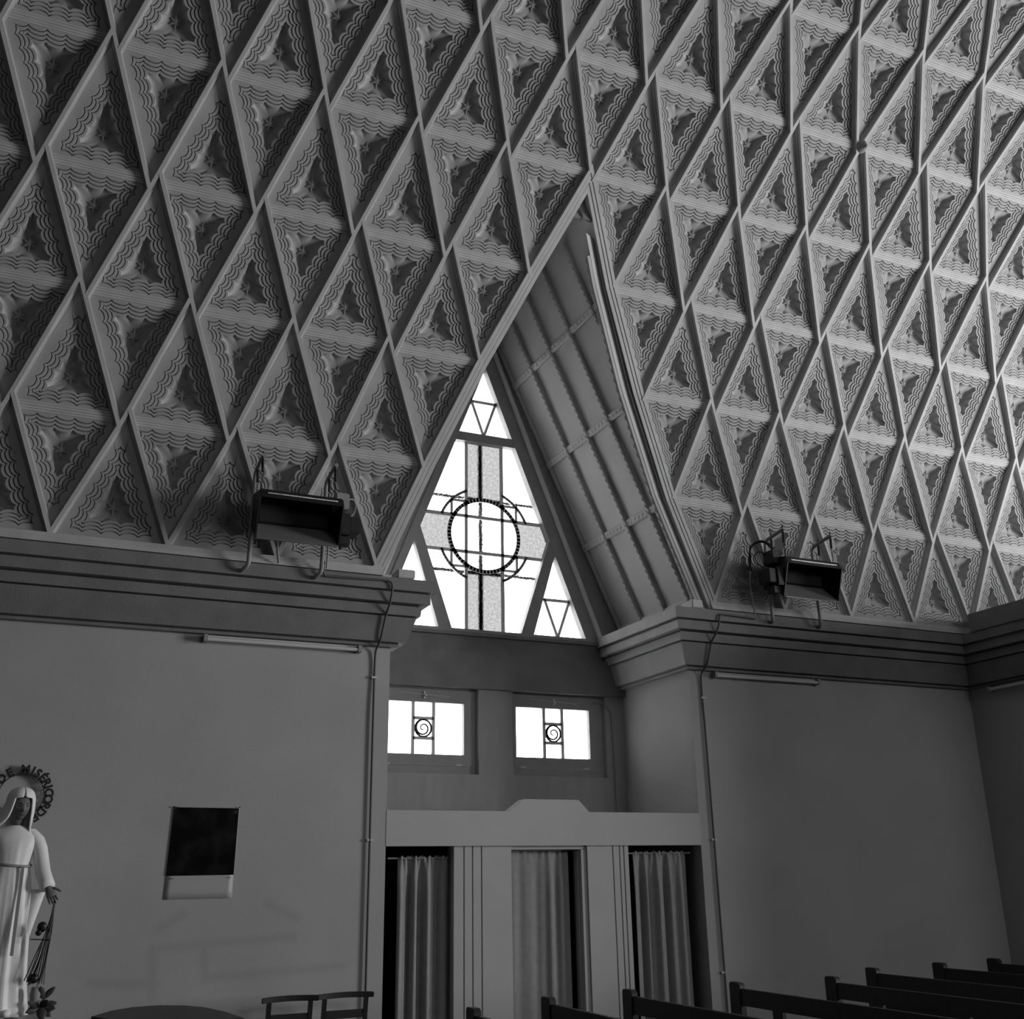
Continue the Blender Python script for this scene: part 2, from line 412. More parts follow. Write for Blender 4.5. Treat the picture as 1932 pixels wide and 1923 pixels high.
# --- lamella ribs: each runs two bays, straight through one node and butting against its neighbours at both ends
SEC = [(-0.018, 0), (0.018, 0), (0.018, -0.048), (0.034, -0.050), (0.034, -0.11), (-0.034, -0.11), (-0.034, -0.050), (-0.018, -0.048)]
DEL = 0.095
def P3(x, k): return Vector((x, ROW[k][0], ROW[k][1]))
def sweep(points, norms, sec, name, material, side_sign=1):
    rings = []
    for i, p in enumerate(points):
        t = (points[min(i + 1, len(points) - 1)] - points[max(i - 1, 0)]).normalized()
        n = norms[i]; n = (n - t * n.dot(t)).normalized(); s = n.cross(t).normalized() * side_sign
        rings.append([p + s * a + n * b for a, b in sec])
    mb = MB(); mb.loft(rings); return mb
rib_cache = {}
def make_rib(fam, kc, x, segs):
    # fam -1: '\' ; +1: '/'.  upper end x + fam*.5, lower end x - fam*.5
    key = (fam, kc, segs)
    if key not in rib_cache:
        pts, nn = [], []
        other = -fam
        if 'u' in segs:
            p = P3(fam * 0.5, kc - 1); d = (P3(fam * 0.5 + other * 0.5, kc - 2) - p).normalized() if kc - 2 in ROW else Vector((other * 0.39, 0, 0.92))
            pts.append(p + d * DEL); nn.append(rnorm(kc - 1))
        pts.append(P3(0, kc)); nn.append(rnorm(kc))
        if 'l' in segs:
            p = P3(-fam * 0.5, kc + 1)
            d = (P3(-fam * 0.5 - other * 0.5, kc + 2) - p).normalized() if kc + 2 in ROW else Vector((0, 0, 0))
            pts.append(p + d * DEL); nn.append(rnorm(kc + 1))
        mb = sweep(pts, nn, SEC, 'rib', M_rib)
        me = bpy.data.meshes.new('rib'); me.from_pydata(mb.v, [], mb.f)
        bm = bmesh.new(); bm.from_mesh(me); bmesh.ops.recalc_face_normals(bm, faces=bm.faces); bm.to_mesh(me); bm.free()
        me.materials.append(M_rib); rib_cache[key] = me
    o = bpy.data.objects.new('rib', rib_cache[key]); C.objects.link(o); o.parent = ceiling; o.location = (x, 0, ZS)
def seg_ok(fam, k, xm):       # segment in the strip k..k+1, midpoint xm
    return not (0 <= k <= 3 and abs(xm - 5) <= (k + 0.5) / 2 + 0.01)
nrib = 0
for kc in range(-4, 5):
    fam = -1 if kc % 2 == 0 else 1
    off = 0.0 if kc % 2 == 0 else 0.5
    for i in range(-4, 17):
        x = i + off
        if not in_range(x, *ROW[kc], mg=320): continue
        s = ''
        if seg_ok(fam, kc - 1, x + fam * 0.25): s += 'u'
        if kc < 4 and seg_ok(fam, kc, x - fam * 0.25): s += 'l'
        if s: make_rib(fam, kc, x, s); nrib += 1

# --- flat moulded strips on the horizontal joints
def strip_mesh():
    L0, L1 = 0.045, 0.955
    sec = [(-0.046, -0.02), (-0.046, 0.010), (-0.030, 0.014), (-0.026, 0.008), (-0.022, 0.016), (-0.004, 0.016), (0, 0.007), (0.004, 0.016), (0.022, 0.016), (0.026, 0.008), (0.030, 0.014), (0.046, 0.010), (0.046, -0.02)]
    mb = MB(); mb.loft([[(L0, a, b) for a, b in sec], [(L1, a, b) for a, b in sec]])
    me = bpy.data.meshes.new('strip'); me.from_pydata(mb.v, [], mb.f)
    bm = bmesh.new(); bm.from_mesh(me); bmesh.ops.recalc_face_normals(bm, faces=bm.faces); bm.to_mesh(me); bm.free()
    me.materials.append(M_rib); return me
strip_me = strip_mesh()
for k in range(-4, 4):
    n = rnorm(k); u = n.cross(Vector((1, 0, 0)))
    B3 = Matrix(((1, u.x, n.x), (0, u.y, n.y), (0, u.z, n.z))).to_4x4(); off = 0.0 if k % 2 == 0 else 0.5
    for i in range(-4, 17):
        x = i + off
        if not in_range(x + 0.5, *ROW[k]): continue
        if 0 <= k <= 4 and abs(x + 0.5 - 5) < k / 2: continue
        o = bpy.data.objects.new('strip', strip_me); C.objects.link(o); o.parent = ceiling
        o.matrix_local = Matrix.Translation(Vector((x, ROW[k][0], ROW[k][1] + ZS)) + n * (PD + 0.004)) @ B3
# small cone cap at one crossing
kp = P3(8.5, -1); nn = rnorm(-1)
cone = thing('cone_cap', 'small grey cone-shaped cap on a rib crossing high on the right of the vault', 'cap', kp)
b = MB(); t1 = Vector((1, 0, 0)); t2 = nn.cross(t1)
b.loft([[kp + (t1 * cos(q * pi / 8) + t2 * sin(q * pi / 8)) * r + nn * d for q in range(16)] for r, d in ((0.085, -0.01), (0.08, 0.012), (0.012, 0.10), (0.004, 0.105))])
soften(b.build('cone', M_pipe, cone))

# springing mouldings (thin strips between the vault and the cornice)
for j, (x0, x1) in enumerate(((-9, 3.05), (6.95, 11.0))):
    for q, (y0, z0, z1) in enumerate(((-0.005, -0.035, 0.004), (-0.02, -0.066, -0.040), (-0.035, -0.088, -0.071))):
        MB().box(x0, x1, y0, 0.2, z0, z1).build('moulding', M_rib, ceiling)

# --- rim boards round the pointed opening
def rim_side(sg):
    xs = {k: 5 + sg * k / 2 for k in range(0, 5)}
    ks = [0, 1, 2, 3, 4]
    pts = [P3(xs[k], k) for k in ks]
    d0 = (pts[0] - pts[1]).normalized(); pts = [pts[0] + d0 * 0.35] + pts + [pts[-1] + Vector((sg * 0.02, 0, -0.05))]
    nn = [rnorm(0)] + [rnorm(k) for k in ks] + [rnorm(4)]
    for j, (a, b2, d) in enumerate(((-0.04, -0.002, 0.0), (0.003, 0.040, -0.006), (0.046, 0.088, -0.012))):
        sec = [(a, d), (b2, d), (b2, -0.17), (a, -0.17)]
        # s = n x t ; t runs downwards: for the left side s points to ... fix the sign so that s points into the opening
        rings = []
        for i, p in enumerate(pts):
            t = (pts[min(i + 1, len(pts) - 1)] - pts[max(i - 1, 0)]).normalized(); n = nn[i]; n = (n - t * n.dot(t)).normalized()
            s = n.cross(t).normalized()
            if s.x * sg > 0: s = -s
            rings.append([p + s * u + n * v for u, v in sec])
        mb = MB(); mb.loft(rings)
        o = mb.build('rim_board', M_rib, ceiling)
        bm = bmesh.new(); bm.from_mesh(o.data)
        res = bmesh.ops.bisect_plane(bm, geom=bm.verts[:] + bm.edges[:] + bm.faces[:], plane_co=(5 - sg * 0.0, 0, 0), plane_no=(-sg, 0, 0), clear_outer=True)
        bmesh.ops.holes_fill(bm, edges=[e for e in bm.edges if e.is_boundary]); bm.to_mesh(o.data); bm.free()
rim_side(-1); rim_side(1)

# ------------------------------------------------------------------ the dormer soffits behind the pointed opening
SL = 0.448
YB = 1.80
def soff(sg, z): return 5 + sg * ((1.80 if sg > 0 else 1.96) - SL * z)
soffits = []
for sg, nm in ((-1, 'ceiling_recess_left'), (1, 'ceiling_recess_right')):
    zs = [-0.12 + 0.1 * i for i in range(0, 43)]; zs[-1] = 4.129
    front = [(soff(sg, z), rimY(z) + (0.02 if sg > 0 else 0.22), z) for z in zs]; back = [(soff(sg, z), YB + 0.15, z) for z in zs]
    mb = MB(); n = len(zs)
    mb.add(front + back, [(i, i + 1, n + i + 1, n + i) for i in range(n - 1)])
    fo = [(x + sg * 0.10, y, z + 0.05) for x, y, z in front]; bo = [(x + sg * 0.10, y, z + 0.05) for x, y, z in back]
    mb.add(fo + bo, [(i, i + 1, n + i + 1, n + i) for i in range(n - 1)])
    # return between the rim boards and the soffit
    rim = []
    for z in zs:
        rim.append((5 + sg * max(0.0, 2 - 0.448 * z - 0.05), rimY(z) + 0.10, z))
    if sg > 0: mb.add(front + rim, [(i, i + 1, n + i + 1, n + i) for i in range(n - 3)])
    so = mb.build(nm, M_soffit, kind='structure')
    nrm = Vector((-sg, 0, -SL)).normalized()                  # towards the recess
    along = Vector((-sg * SL, 0, 1)).normalized()
    def carve(mb, p, q, w, hh, n, step=0.085):
        p = Vector(p); q = Vector(q); L = (q - p).length; d = (q - p) / L; s = n.cross(d).normalized()
        sec = [(-w / 2, 0), (-w / 2, hh * 0.75), (-w * 0.32, hh), (w * 0.32, hh), (w / 2, hh * 0.75), (w / 2, 0)]
        mb.loft([[p + s * a + n * b for a, b in sec], [q + s * a + n * b for a, b in sec]])
        c = step / 2; j = 0
        while c < L - step / 2:                                # carved leaves
            o = p + d * c + n * hh; f = 1 if j % 2 == 0 else 1
            mb.add([o - d * step * 0.42 - s * w * 0.30, o + d * step * 0.10 + s * w * 0.30, o + d * step * 0.45 + s * w * 0.02, o + n * 0.012 + d * 0.005, o - d * step * 0.1 - s * w * 0.30],
                   [(0, 4, 3), (4, 2, 3), (2, 1, 3), (1, 0, 3)])
            c += step; j += 1
    for y in ((1.20, 0.66, 0.14, -0.43) if sg > 0 else (1.20, 0.66)):
        z0 = -0.08
        while rimY(z0) + 0.09 > y and z0 < 4: z0 += 0.05
        if z0 < 3.9:
            mb = MB(); carve(mb, (soff(sg, z0), y, z0), (soff(sg, 3.98), y, 3.98), 0.056, 0.055, nrm); mb.build('batten', M_soffit, so)
    for z in (0.03, 1.07, 2.15, 3.20):
        mb = MB(); carve(mb, (soff(sg, z), YB - 0.03, z), (soff(sg, z), rimY(z) + (0.06 if sg > 0 else 0.40), z), 0.09 if z > 0.5 else 0.08, 0.040, nrm); mb.build('cross_batten', M_soffit, so)
    mb = MB(); mb.loft([[Vector((soff(sg, z), YB - 0.06 + a, z)) + nrm * b for a, b in ((-0.03, 0), (-0.03, 0.02), (0.03, 0.03), (0.06, 0))] for z in (-0.1, 3.98)]); mb.build('batten', M_soffit, so)
    pts = [Vector((soff(sg, z), rimY(z) + (0.055 if sg > 0 else 0.26), z)) for z in zs[1:-4]]
    mb = MB(); rings = []
    for i, p in enumerate(pts):
        t = (pts[min(i + 1, len(pts) - 1)] - pts[max(i - 1, 0)]).normalized(); s = nrm.cross(t).normalized()
        rings.append([p + s * a + nrm * b for a, b in ((-0.03, 0), (-0.03, 0.04), (-0.018, 0.052), (0.018, 0.052), (0.03, 0.04), (0.03, 0))])
    mb.loft(rings)
    for i in range(len(pts) - 1):
        p, q = pts[i], pts[i + 1]; t = (q - p).normalized(); s = nrm.cross(t); o = (p + q) / 2 + nrm * 0.052
        mb.add([o - t * 0.04 - s * 0.018, o + t * 0.01 + s * 0.018, o + t * 0.045, o + nrm * 0.012, o - t * 0.01 - s * 0.018], [(0, 4, 3), (4, 2, 3), (2, 1, 3), (1, 0, 3)])
    if sg > 0: mb.build('batten', M_soffit, so)
    soffits.append(so)
MB().xz([(4.80, 4.02), (5.20, 4.02), (5.0, 4.44)], -0.90, -0.86).build('apex_filler', M_corn, soffits[1])  # filler added over the sky gap; shade is put into its dark tone
MB().box(4.90, 5.0, -0.80, YB + 0.1, 4.10, 4.2).build('ridge_board', M_soffit, soffits[1])
# block at the foot of the right rim
MB().box(6.66, 6.80, -0.06, 0.16, -0.10, -0.01).build('block', M_rib, soffits[1], bevel=0.008)
MB().box(3.20, 3.38, -0.06, 0.16, -0.10, -0.01).build('block', M_rib, soffits[0], bevel=0.008)

# ------------------------------------------------------------------ walls
FL = -ZS
XL, XR, YW = 3.25, 6.79, 0.30
wb = MB(); wb.box(-9, XL, YW, 2.05, FL, 0.02); wall_back = wb.build('wall_back_left', M_wall_l, kind='structure')
wb = MB(); wb.box(XR, 11.07, YW, 2.05, FL, 0.02); wall_back2 = wb.build('wall_back_right', M_wall, kind='structure')
MB().box(11.07, 14.2, -3.3, 2.05, FL, -0.30).build('wall_right', M_wall, kind='structure')
MB().box(-9, 21.7, -21.5, 2.3, FL - 0.15, FL).build('floor', M_floor, kind='structure')
MB().box(-9.2, -9, -21.5, 2.3, FL, 10.8).build('wall_left', M_wall_b, kind='structure')
MB().box(21.5, 21.7, -21.5, 2.3, FL, 10.8).build('wall_far_right', M_wall_b, kind='structure')
MB().box(14.2, 21.5, 0.3, 0.5, FL, 0.1).build('wall_back_far', M_wall, kind='structure')

# recess wall with two small windows and the big pointed window above
HX0, HX1, HZ0, HZ1 = 3.57, 4.83, -1.81, -0.81
GX0, GX1 = 5.27, 6.53
rw = MB()
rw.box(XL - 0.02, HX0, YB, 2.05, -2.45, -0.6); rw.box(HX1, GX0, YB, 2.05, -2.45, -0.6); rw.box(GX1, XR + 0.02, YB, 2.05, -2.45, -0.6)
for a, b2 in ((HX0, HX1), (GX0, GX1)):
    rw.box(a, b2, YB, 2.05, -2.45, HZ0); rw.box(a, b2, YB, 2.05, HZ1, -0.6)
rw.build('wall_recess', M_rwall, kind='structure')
# floor of the loft above the confessional
MB().box(XL, XR, YW + 0.05, YB + 0.1, -2.52, -2.42).build('floor_recess', M_dado, kind='structure')
# tympanum
WC = 4.945; WA = 3.40; WB = -0.12; WH = 1.345
SLW = WH / (WA - WB)
def wedge(z, g=0.0): return (WA + g / SLW * sqrt(1 + SLW * SLW) - z) * SLW        # half width at z, grown by g
oz = -0.19
FO = 0.10
ty = MB()
top_out = WA + FO / SLW * sqrt(1 + SLW * SLW)
for sg in (-1, 1):
    pts = [(WC + sg * wedge(oz, FO), oz), (5 + sg * 1.92, oz), (5 + sg * 1.90, -0.1), (5, 4.14), (WC, 4.14), (WC, top_out)]
    ty.xz(pts, YB, YB + 0.16)
ty.build('wall_tympanum', M_frame, kind='structure')

# frieze under the window
fz = MB(); fz.box(XL, XR, YB - 0.07, YB + 0.1, -0.205, -0.165); fz.box(XL, XR, YB - 0.02, YB + 0.02, -0.40, -0.205); fz.box(XL, XR, YB - 0.07, YB + 0.02, -0.83, -0.40)
fz.build('trim_1', M_corn, kind='structure')

# ------------------------------------------------------------------ big window
win = MB(); YG = YB + 0.07
fr = MB()
def edgepts(sg, g): return (WC + sg * wedge(WB, g), WB), (WC, WA + g / SLW * sqrt(1 + SLW * SLW))
for sg in (-1, 1):
    (a, b1), (c, d) = edgepts(sg, 0.0), edgepts(sg, FO)
    a0_, a1_ = edgepts(sg, 0.0)[0], edgepts(sg, 0.0)[1]; b0_, b1_ = (WC + sg * wedge(oz, FO), oz), edgepts(sg, FO)[1]
    fr.xz([a0_, b0_, b1_, a1_], YB - 0.015, YB + 0.10)
fr.xz([(WC - wedge(WB), WB), (WC + wedge(WB), WB), (WC + wedge(oz, FO), oz), (WC - wedge(oz, FO), oz)], YB - 0.03, YB + 0.10)
window_1 = fr.build('window_1', M_frame, kind='structure')
def wpart(name, mb, material, parent=None): return mb.build(name, material, parent or window_1)
# round moulding
for sg in (-1, 1):
    mb = MB(); g = 0.20
    p0 = (WC + sg * wedge(-0.17, g), YB - 0.015, -0.17); p1 = (WC + sg * 0.02, YB - 0.015, WA + g / SLW * sqrt(1 + SLW * SLW) - 0.03)
    mb.tube([p0, p1], 0.036, 12); soften(wpart('round_moulding', mb, M_mould_lit))
# heavy bars
mb = MB(); mb.xz([(WC - wedge(2.33), 2.33), (WC + wedge(2.33), 2.33), (WC + wedge(2.45), 2.45), (WC - wedge(2.45), 2.45)], YB - 0.005, YB + 0.09); wpart('transom', mb, M_frame)
for sg in (-1, 1):
    mb = MB(); mb.xz([(WC + sg * wedge(1.12), 1.12), (WC + sg * 0.455, -0.12), (WC + sg * 0.625, -0.12), (WC + sg * wedge(0.93), 0.93)], YB - 0.005, YB + 0.09); wpart('diagonal_bar', mb, M_frame)
CW = 0.040
def came(pts, w=CW):
    mb = MB()
    for a, b2 in zip(pts[:-1], pts[1:]): mb.bar(a, b2, w, YG - 0.014, YG + 0.014, ext=w * 0.3)
    return wpart('came', mb, M_came)
hw = wedge(2.93)
came([(WC - hw, 2.93), (WC + hw, 2.93)], 0.038); came([(WC - hw + 0.01, 2.93), (WC, 2.45)], 0.036); came([(WC + hw - 0.01, 2.93), (WC, 2.45)], 0.036)
for sg in (-1, 1):
    xa, xb = WC + sg * 0.815, WC + sg * wedge(0.36)
    came([(xa - sg * 0.01, 0.36), (xb, 0.36)], 0.038); xm = WC + sg * 0.985
    came([(xa, 0.36), (xm, -0.12)], 0.036); came([(xb - sg * 0.0, 0.36), (xm, -0.12)], 0.036)
VX0, VX1, HZa, HZb = 4.70, 5.19, 1.34, 0.875
def hexx(z, sg):     # hexagon side
    if z >= 1.12: return WC + sg * wedge(z)
    return WC + sg * (0.455 + (z + 0.12) / 1.24 * (wedge(1.12) - 0.455))
came([(VX0, 2.33), (VX0, -0.12)]); came([(VX1, 2.33), (VX1, -0.12)])
came([(hexx(HZa, -1), HZa), (hexx(HZa, 1), HZa)]); came([(hexx(HZb, -1), HZb), (hexx(HZb, 1), HZb)])
CX_, CZ_, CR = WC, 1.108, 0.468
def arcpts(r, a, b2, n): return [(CX_ + r * cos(a + (b2 - a) * i / n), CZ_ + r * sin(a + (b2 - a) * i / n)) for i in range(n + 1)]
came(arcpts(CR, 0, 2 * pi, 64), 0.048)
RO = 0.615; ax = math.acos((VX1 - CX_) / RO); ah = math.asin((HZa - CZ_) / RO)
for q in ((ah, ax), (pi - ax, pi - ah), (pi + ah, pi + ax), (-ax, -ah)): came(arcpts(RO, q[0], q[1], 12), 0.034)
for sx in (-1, 1):
    vx = VX0 if sx < 0 else VX1; xx = CX_ + sx * 0.44
    for sz in (-1, 1):
        hz = HZa if sz > 0 else HZb; zz = CZ_ + sz * 0.425
        came([(xx, hz), (xx, zz)], 0.032); came([(xx, zz), (vx, zz)], 0.030)
# panes
def pane(pts, material=None, parent=None, y=None, name='pane'):
    mb = MB(); yy = YG if y is None else y
    mb.xz([(p[0], p[1]) for p in pts], yy, yy + 0.005); return mb.build(name, material or M_glass, parent or window_1)
pane([(WC - hw, 2.93), (WC + hw, 2.93), (WC, WA)])
pane([(WC - hw, 2.93), (WC, 2.45), (WC + hw, 2.93)]); pane([(WC - hw, 2.93), (WC - wedge(2.45), 2.45), (WC, 2.45)]); pane([(WC + hw, 2.93), (WC, 2.45), (WC + wedge(2.45), 2.45)])
for sg in (-1, 1):
    xa, xb, xm = WC + sg * 0.815, WC + sg * wedge(0.36), WC + sg * 0.985
    pane([(xa, 0.36), (xb, 0.36), (WC + sg * wedge(0.93), 0.93)]); pane([(xa, 0.36), (xb, 0.36), (xm, -0.12)])
    pane([(xa, 0.36), (WC + sg * 0.62, -0.12), (xm, -0.12)]); pane([(xb, 0.36), (WC + sg * wedge(-0.12), -0.12), (xm, -0.12)])
    vx = VX0 if sg < 0 else VX1
    pane([(vx, 2.33), (hexx(2.33, sg), 2.33), (hexx(HZa, sg), HZa), (vx, HZa)])
    pane([(vx, HZb), (hexx(HZb, sg), HZb), (hexx(-0.12, sg), -0.12), (vx, -0.12)])
    ang_h = math.asin((HZa - CZ_) / CR)
    arcp = arcpts(CR, -ang_h, ang_h, 10) if sg > 0 else arcpts(CR, pi + ang_h, pi - ang_h, 10)
    pane([(hexx(HZb, sg), HZb)] + arcp + [(hexx(HZa, sg), HZa), (hexx(1.12, sg), 1.12)], M_glass_g)
    pane([(vx, HZb)] + arcp + [(vx, HZa)])
ang_v = math.asin((VX1 - CX_) / CR)
up_arc = arcpts(CR, pi / 2 + ang_v, pi / 2 - ang_v, 10); dn_arc = arcpts(CR, -pi / 2 - ang_v, -pi / 2 + ang_v, 10)
pane([(VX0, 2.33)] + up_arc + [(VX1, 2.33)], M_glass_g); pane([(VX0, HZa)] + up_arc + [(VX1, HZa)])
pane([(VX0, -0.12)] + dn_arc + [(VX1, -0.12)], M_glass_g); pane([(VX0, HZb)] + dn_arc + [(VX1, HZb)])
pane([(VX0, HZa), (VX1, HZa), (VX1, HZb), (VX0, HZb)])
# iron bars outside, seen through the glass
for mbp in (MB().box(WC - 0.028, WC + 0.028, 1.98, 2.0, -0.12, 2.4), MB().box(4.16, 5.73, 1.98, 1.995, 1.60, 1.645), MB().box(4.2, 5.7, 1.98, 1.995, 0.63, 0.675)):
    mbp.build('outer_bar', M_bar, window_1)

# ------------------------------------------------------------------ small windows
def small_window(nm, x0, x1, gx0, gx1, mx0, mx1):
    y0, y1 = YB + 0.075, YB + 0.15; z0, z1 = HZ0 + 0.09, HZ1 - 0.04
    gz0, gz1 = -1.59, -1.0
    f = MB(); f.box(x0, x1, y0, y1, z0 - 0.09, z0); f.box(x0, x1, y0, y1, z1, HZ1 + 0.01); f.box(x0, x0 + 0.03, y0, y1, z0, z1); f.box(x1 - 0.05, x1, y0, y1, z0, z1)
    w = f.build(nm, M_frame, kind='structure')
    s = MB(); ys0, ys1 = y0 - 0.012, y1 - 0.01
    s.box(x0 + 0.03, x1 - 0.05, ys0, ys1, z0 + 0.004, gz0); s.box(x0 + 0.03, x1 - 0.05, ys0, ys1, gz1, z1 - 0.004)
    s.box(x0 + 0.034, gx0, ys0, ys1, gz0, gz1); s.box(gx1, x1 - 0.054, ys0, ys1, gz0, gz1)
    s.build('sash', M_frame, w)
    for a, b2, c, d in ((mx0 - 0.019, mx0 + 0.019, gz0, gz1), (mx1 - 0.019, mx1 + 0.019, gz0, gz1), (mx0, mx1, -1.200, -1.165), (mx0, mx1, -1.427, -1.392)):
        MB().box(a, b2, y0 + 0.005, y0 + 0.04, c, d).build('came', M_came, w)
    cx, cz = (mx0 + mx1) / 2, -1.296
    r = 0.098; yy = y0 + 0.012
    mb = MB(); mb.tube([(cx + r * cos(2 * pi * i / 32), yy, cz + r * sin(2 * pi * i / 32)) for i in range(33)], 0.0115, 6)
    sp = []; rr = []
    for i in range(40):
        t = i / 39; a = pi / 2 + 2 * pi * 1.55 * t; q = r * (1 - 0.86 * t)
        sp.append((cx + q * cos(a), yy, cz + q * sin(a))); rr.append(0.0125 * (1 - 0.45 * t))
    mb.tube(sp, rr, 6); mb.build('iron_scroll', M_black, w)
    yg = y0 + 0.03
    for p in ([(gx0, gz0), (mx0, gz0), (mx0, gz1), (gx0, gz1)], [(mx1, gz0), (gx1, gz0), (gx1, gz1), (mx1, gz1)], [(mx0, -1.18), (mx1, -1.18), (mx1, gz1), (mx0, gz1)], [(mx0, gz0), (mx1, gz0), (mx1, -1.41), (mx0, -1.41)], [(mx0, -1.41), (mx1, -1.41), (mx1, -1.18), (mx0, -1.18)]):
        pane(p, M_glass, w, yg)
    lt = MB(); lt.box(cx - 0.012, cx + 0.012, ys0 - 0.02, ys0, gz1 + 0.04, gz1 + 0.12); lt.ball((cx + 0.01, ys0 - 0.02, gz1 + 0.075), 0.018); lt.tube([(cx - 0.3, ys0 - 0.008, gz1 + 0.10), (cx, ys0 - 0.012, gz1 + 0.085), (cx + 0.32, ys0 - 0.008, gz1 + 0.07)], 0.004, 5)
    lt.build('latch', M_came, w)
    for dx in (gx0 + 0.08, gx1 - 0.06): MB().box(dx - 0.035, dx + 0.035, ys0 - 0.008, ys0 + 0.01, z0 + 0.008, z0 + 0.022).build('hinge', M_came, w)
    return w
small_window('window_2', HX0, HX1, 3.66, 4.67, 4.05, 4.30)
small_window('window_3', GX0, GX1, 5.34, 6.33, 5.72, 5.965)
# cord beside the right small window
tag(MB().pipe([(6.35, 1.86, -0.93), (6.45, 1.80, -0.90), (6.56, 1.78, -0.97), (6.60, 1.785, -1.06), (6.615, 1.785, -1.6), (6.62, 1.785, -2.4)], 0.008, 6).build('window_cord', M_pipe), 'thin grey cord hanging down the wall right of the small right window', 'cord')

# ------------------------------------------------------------------ cornices
PROF = [(-0.05, -0.095), (0.35, -0.105), (0.35, -0.225), (0.275, -0.228), (0.275, -0.240), (0.31, -0.242), (0.31, -0.341), (0.20, -0.344), (0.20, -0.357), (0.245, -0.359), (0.235, -0.451), (0.15, -0.453), (0.15, -0.462), (0.205, -0.464), (0.125, -0.704), (0.045, -0.706), (0.045, -0.714), (0.068, -0.716), (0.064, -0.741), (-0.05, -0.745)]
def cornice(name, path, mats, gap=0.0):
    mb = MB(); rings = [[(p[0] + e * mv[0], p[1] + e * mv[1], z) for e, z in PROF] for p, mv in path]
    mb.loft(rings)
    return mb.build(name, mats, kind='structure')
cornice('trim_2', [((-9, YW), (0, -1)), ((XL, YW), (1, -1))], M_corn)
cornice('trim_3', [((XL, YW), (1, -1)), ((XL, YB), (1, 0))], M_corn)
cornice('trim_4', [((XR, YB), (-1, 0)), ((XR, YW), (-1, -1))], M_corn_lit)
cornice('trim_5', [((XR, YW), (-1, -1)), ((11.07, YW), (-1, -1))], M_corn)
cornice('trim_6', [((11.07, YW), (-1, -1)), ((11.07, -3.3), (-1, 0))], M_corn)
# projecting gallery edge above the right-hand wall
ge = MB(); ge.box(10.70, 14.2, -3.3, -0.20, -0.11, 0.125); ge.box(10.76, 14.2, -3.3, -0.26, -0.245, -0.16); ge.box(10.80, 14.2, -3.3, -0.24, -0.17, -0.105)
ge.yz([(-0.5, -0.24), (-0.9, -0.42), (-3.3, -0.42), (-3.3, -0.24)], 10.86, 11.5)
ge.build('trim_7', M_corn, kind='structure', bevel=0.006)

# ------------------------------------------------------------------ confessional front
ZB_, ZT_ = -2.635, -2.305
lin = MB(); lin.xz([(XL - 0.0, ZB_), (XR + 0.005, ZB_), (XR + 0.005, ZT_), (5.44, ZT_), (5.32, -2.185), (4.71, -2.185), (4.54, ZT_), (XL, ZT_)], YW - 0.004, YW + 0.16)
conf = thing('confessional', 'pale plaster confessional front with a flat lintel and three curtained openings', 'confessional', (5.02, YW, FL))
lin.build('lintel', M_dado, conf)
def pillar(x0, x1, grooves):
    yf = YW + 0.035
    pb = MB(); pb.box(x0 + 0.01, x1 - 0.01, yf + 0.02, yf + 0.2, FL, ZB_ + 0.01)
    e = [x0] + grooves + [x1]
    for i in range(len(e) - 1):
        a = e[i] + (0.007 if i > 0 else 0); b2 = e[i + 1] - (0.007 if i < len(e) - 2 else 0)
        pb.box(a, b2, yf, yf + 0.03, FL, ZB_ + 0.01)
    pb.build('pillar', M_dado, conf)
pillar(3.955, 4.565, [4.06, 4.15, 4.245]); pillar(5.42, 5.905, [5.72, 5.80, 5.85])
jb = MB(); jb.box(5.36, 5.42, YW + 0.06, YW + 0.25, FL, ZB_ - 0.03); jb.box(5.345, 5.36, YW + 0.12, YW + 0.2, FL, ZB_ - 0.05); jb.box(4.565, 5.42, YW + 0.06, YW + 0.25, ZB_ - 0.035, ZB_); jb.build('door_jamb', M_dado, conf)
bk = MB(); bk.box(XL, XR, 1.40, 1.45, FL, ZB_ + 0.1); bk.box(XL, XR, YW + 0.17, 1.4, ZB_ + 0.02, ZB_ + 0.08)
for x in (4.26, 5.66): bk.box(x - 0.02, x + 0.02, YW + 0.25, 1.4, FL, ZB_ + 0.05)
bk.box(XL, XL + 0.01, YW + 0.1, 1.4, FL, ZB_); bk.build('booth', M_dark, conf)

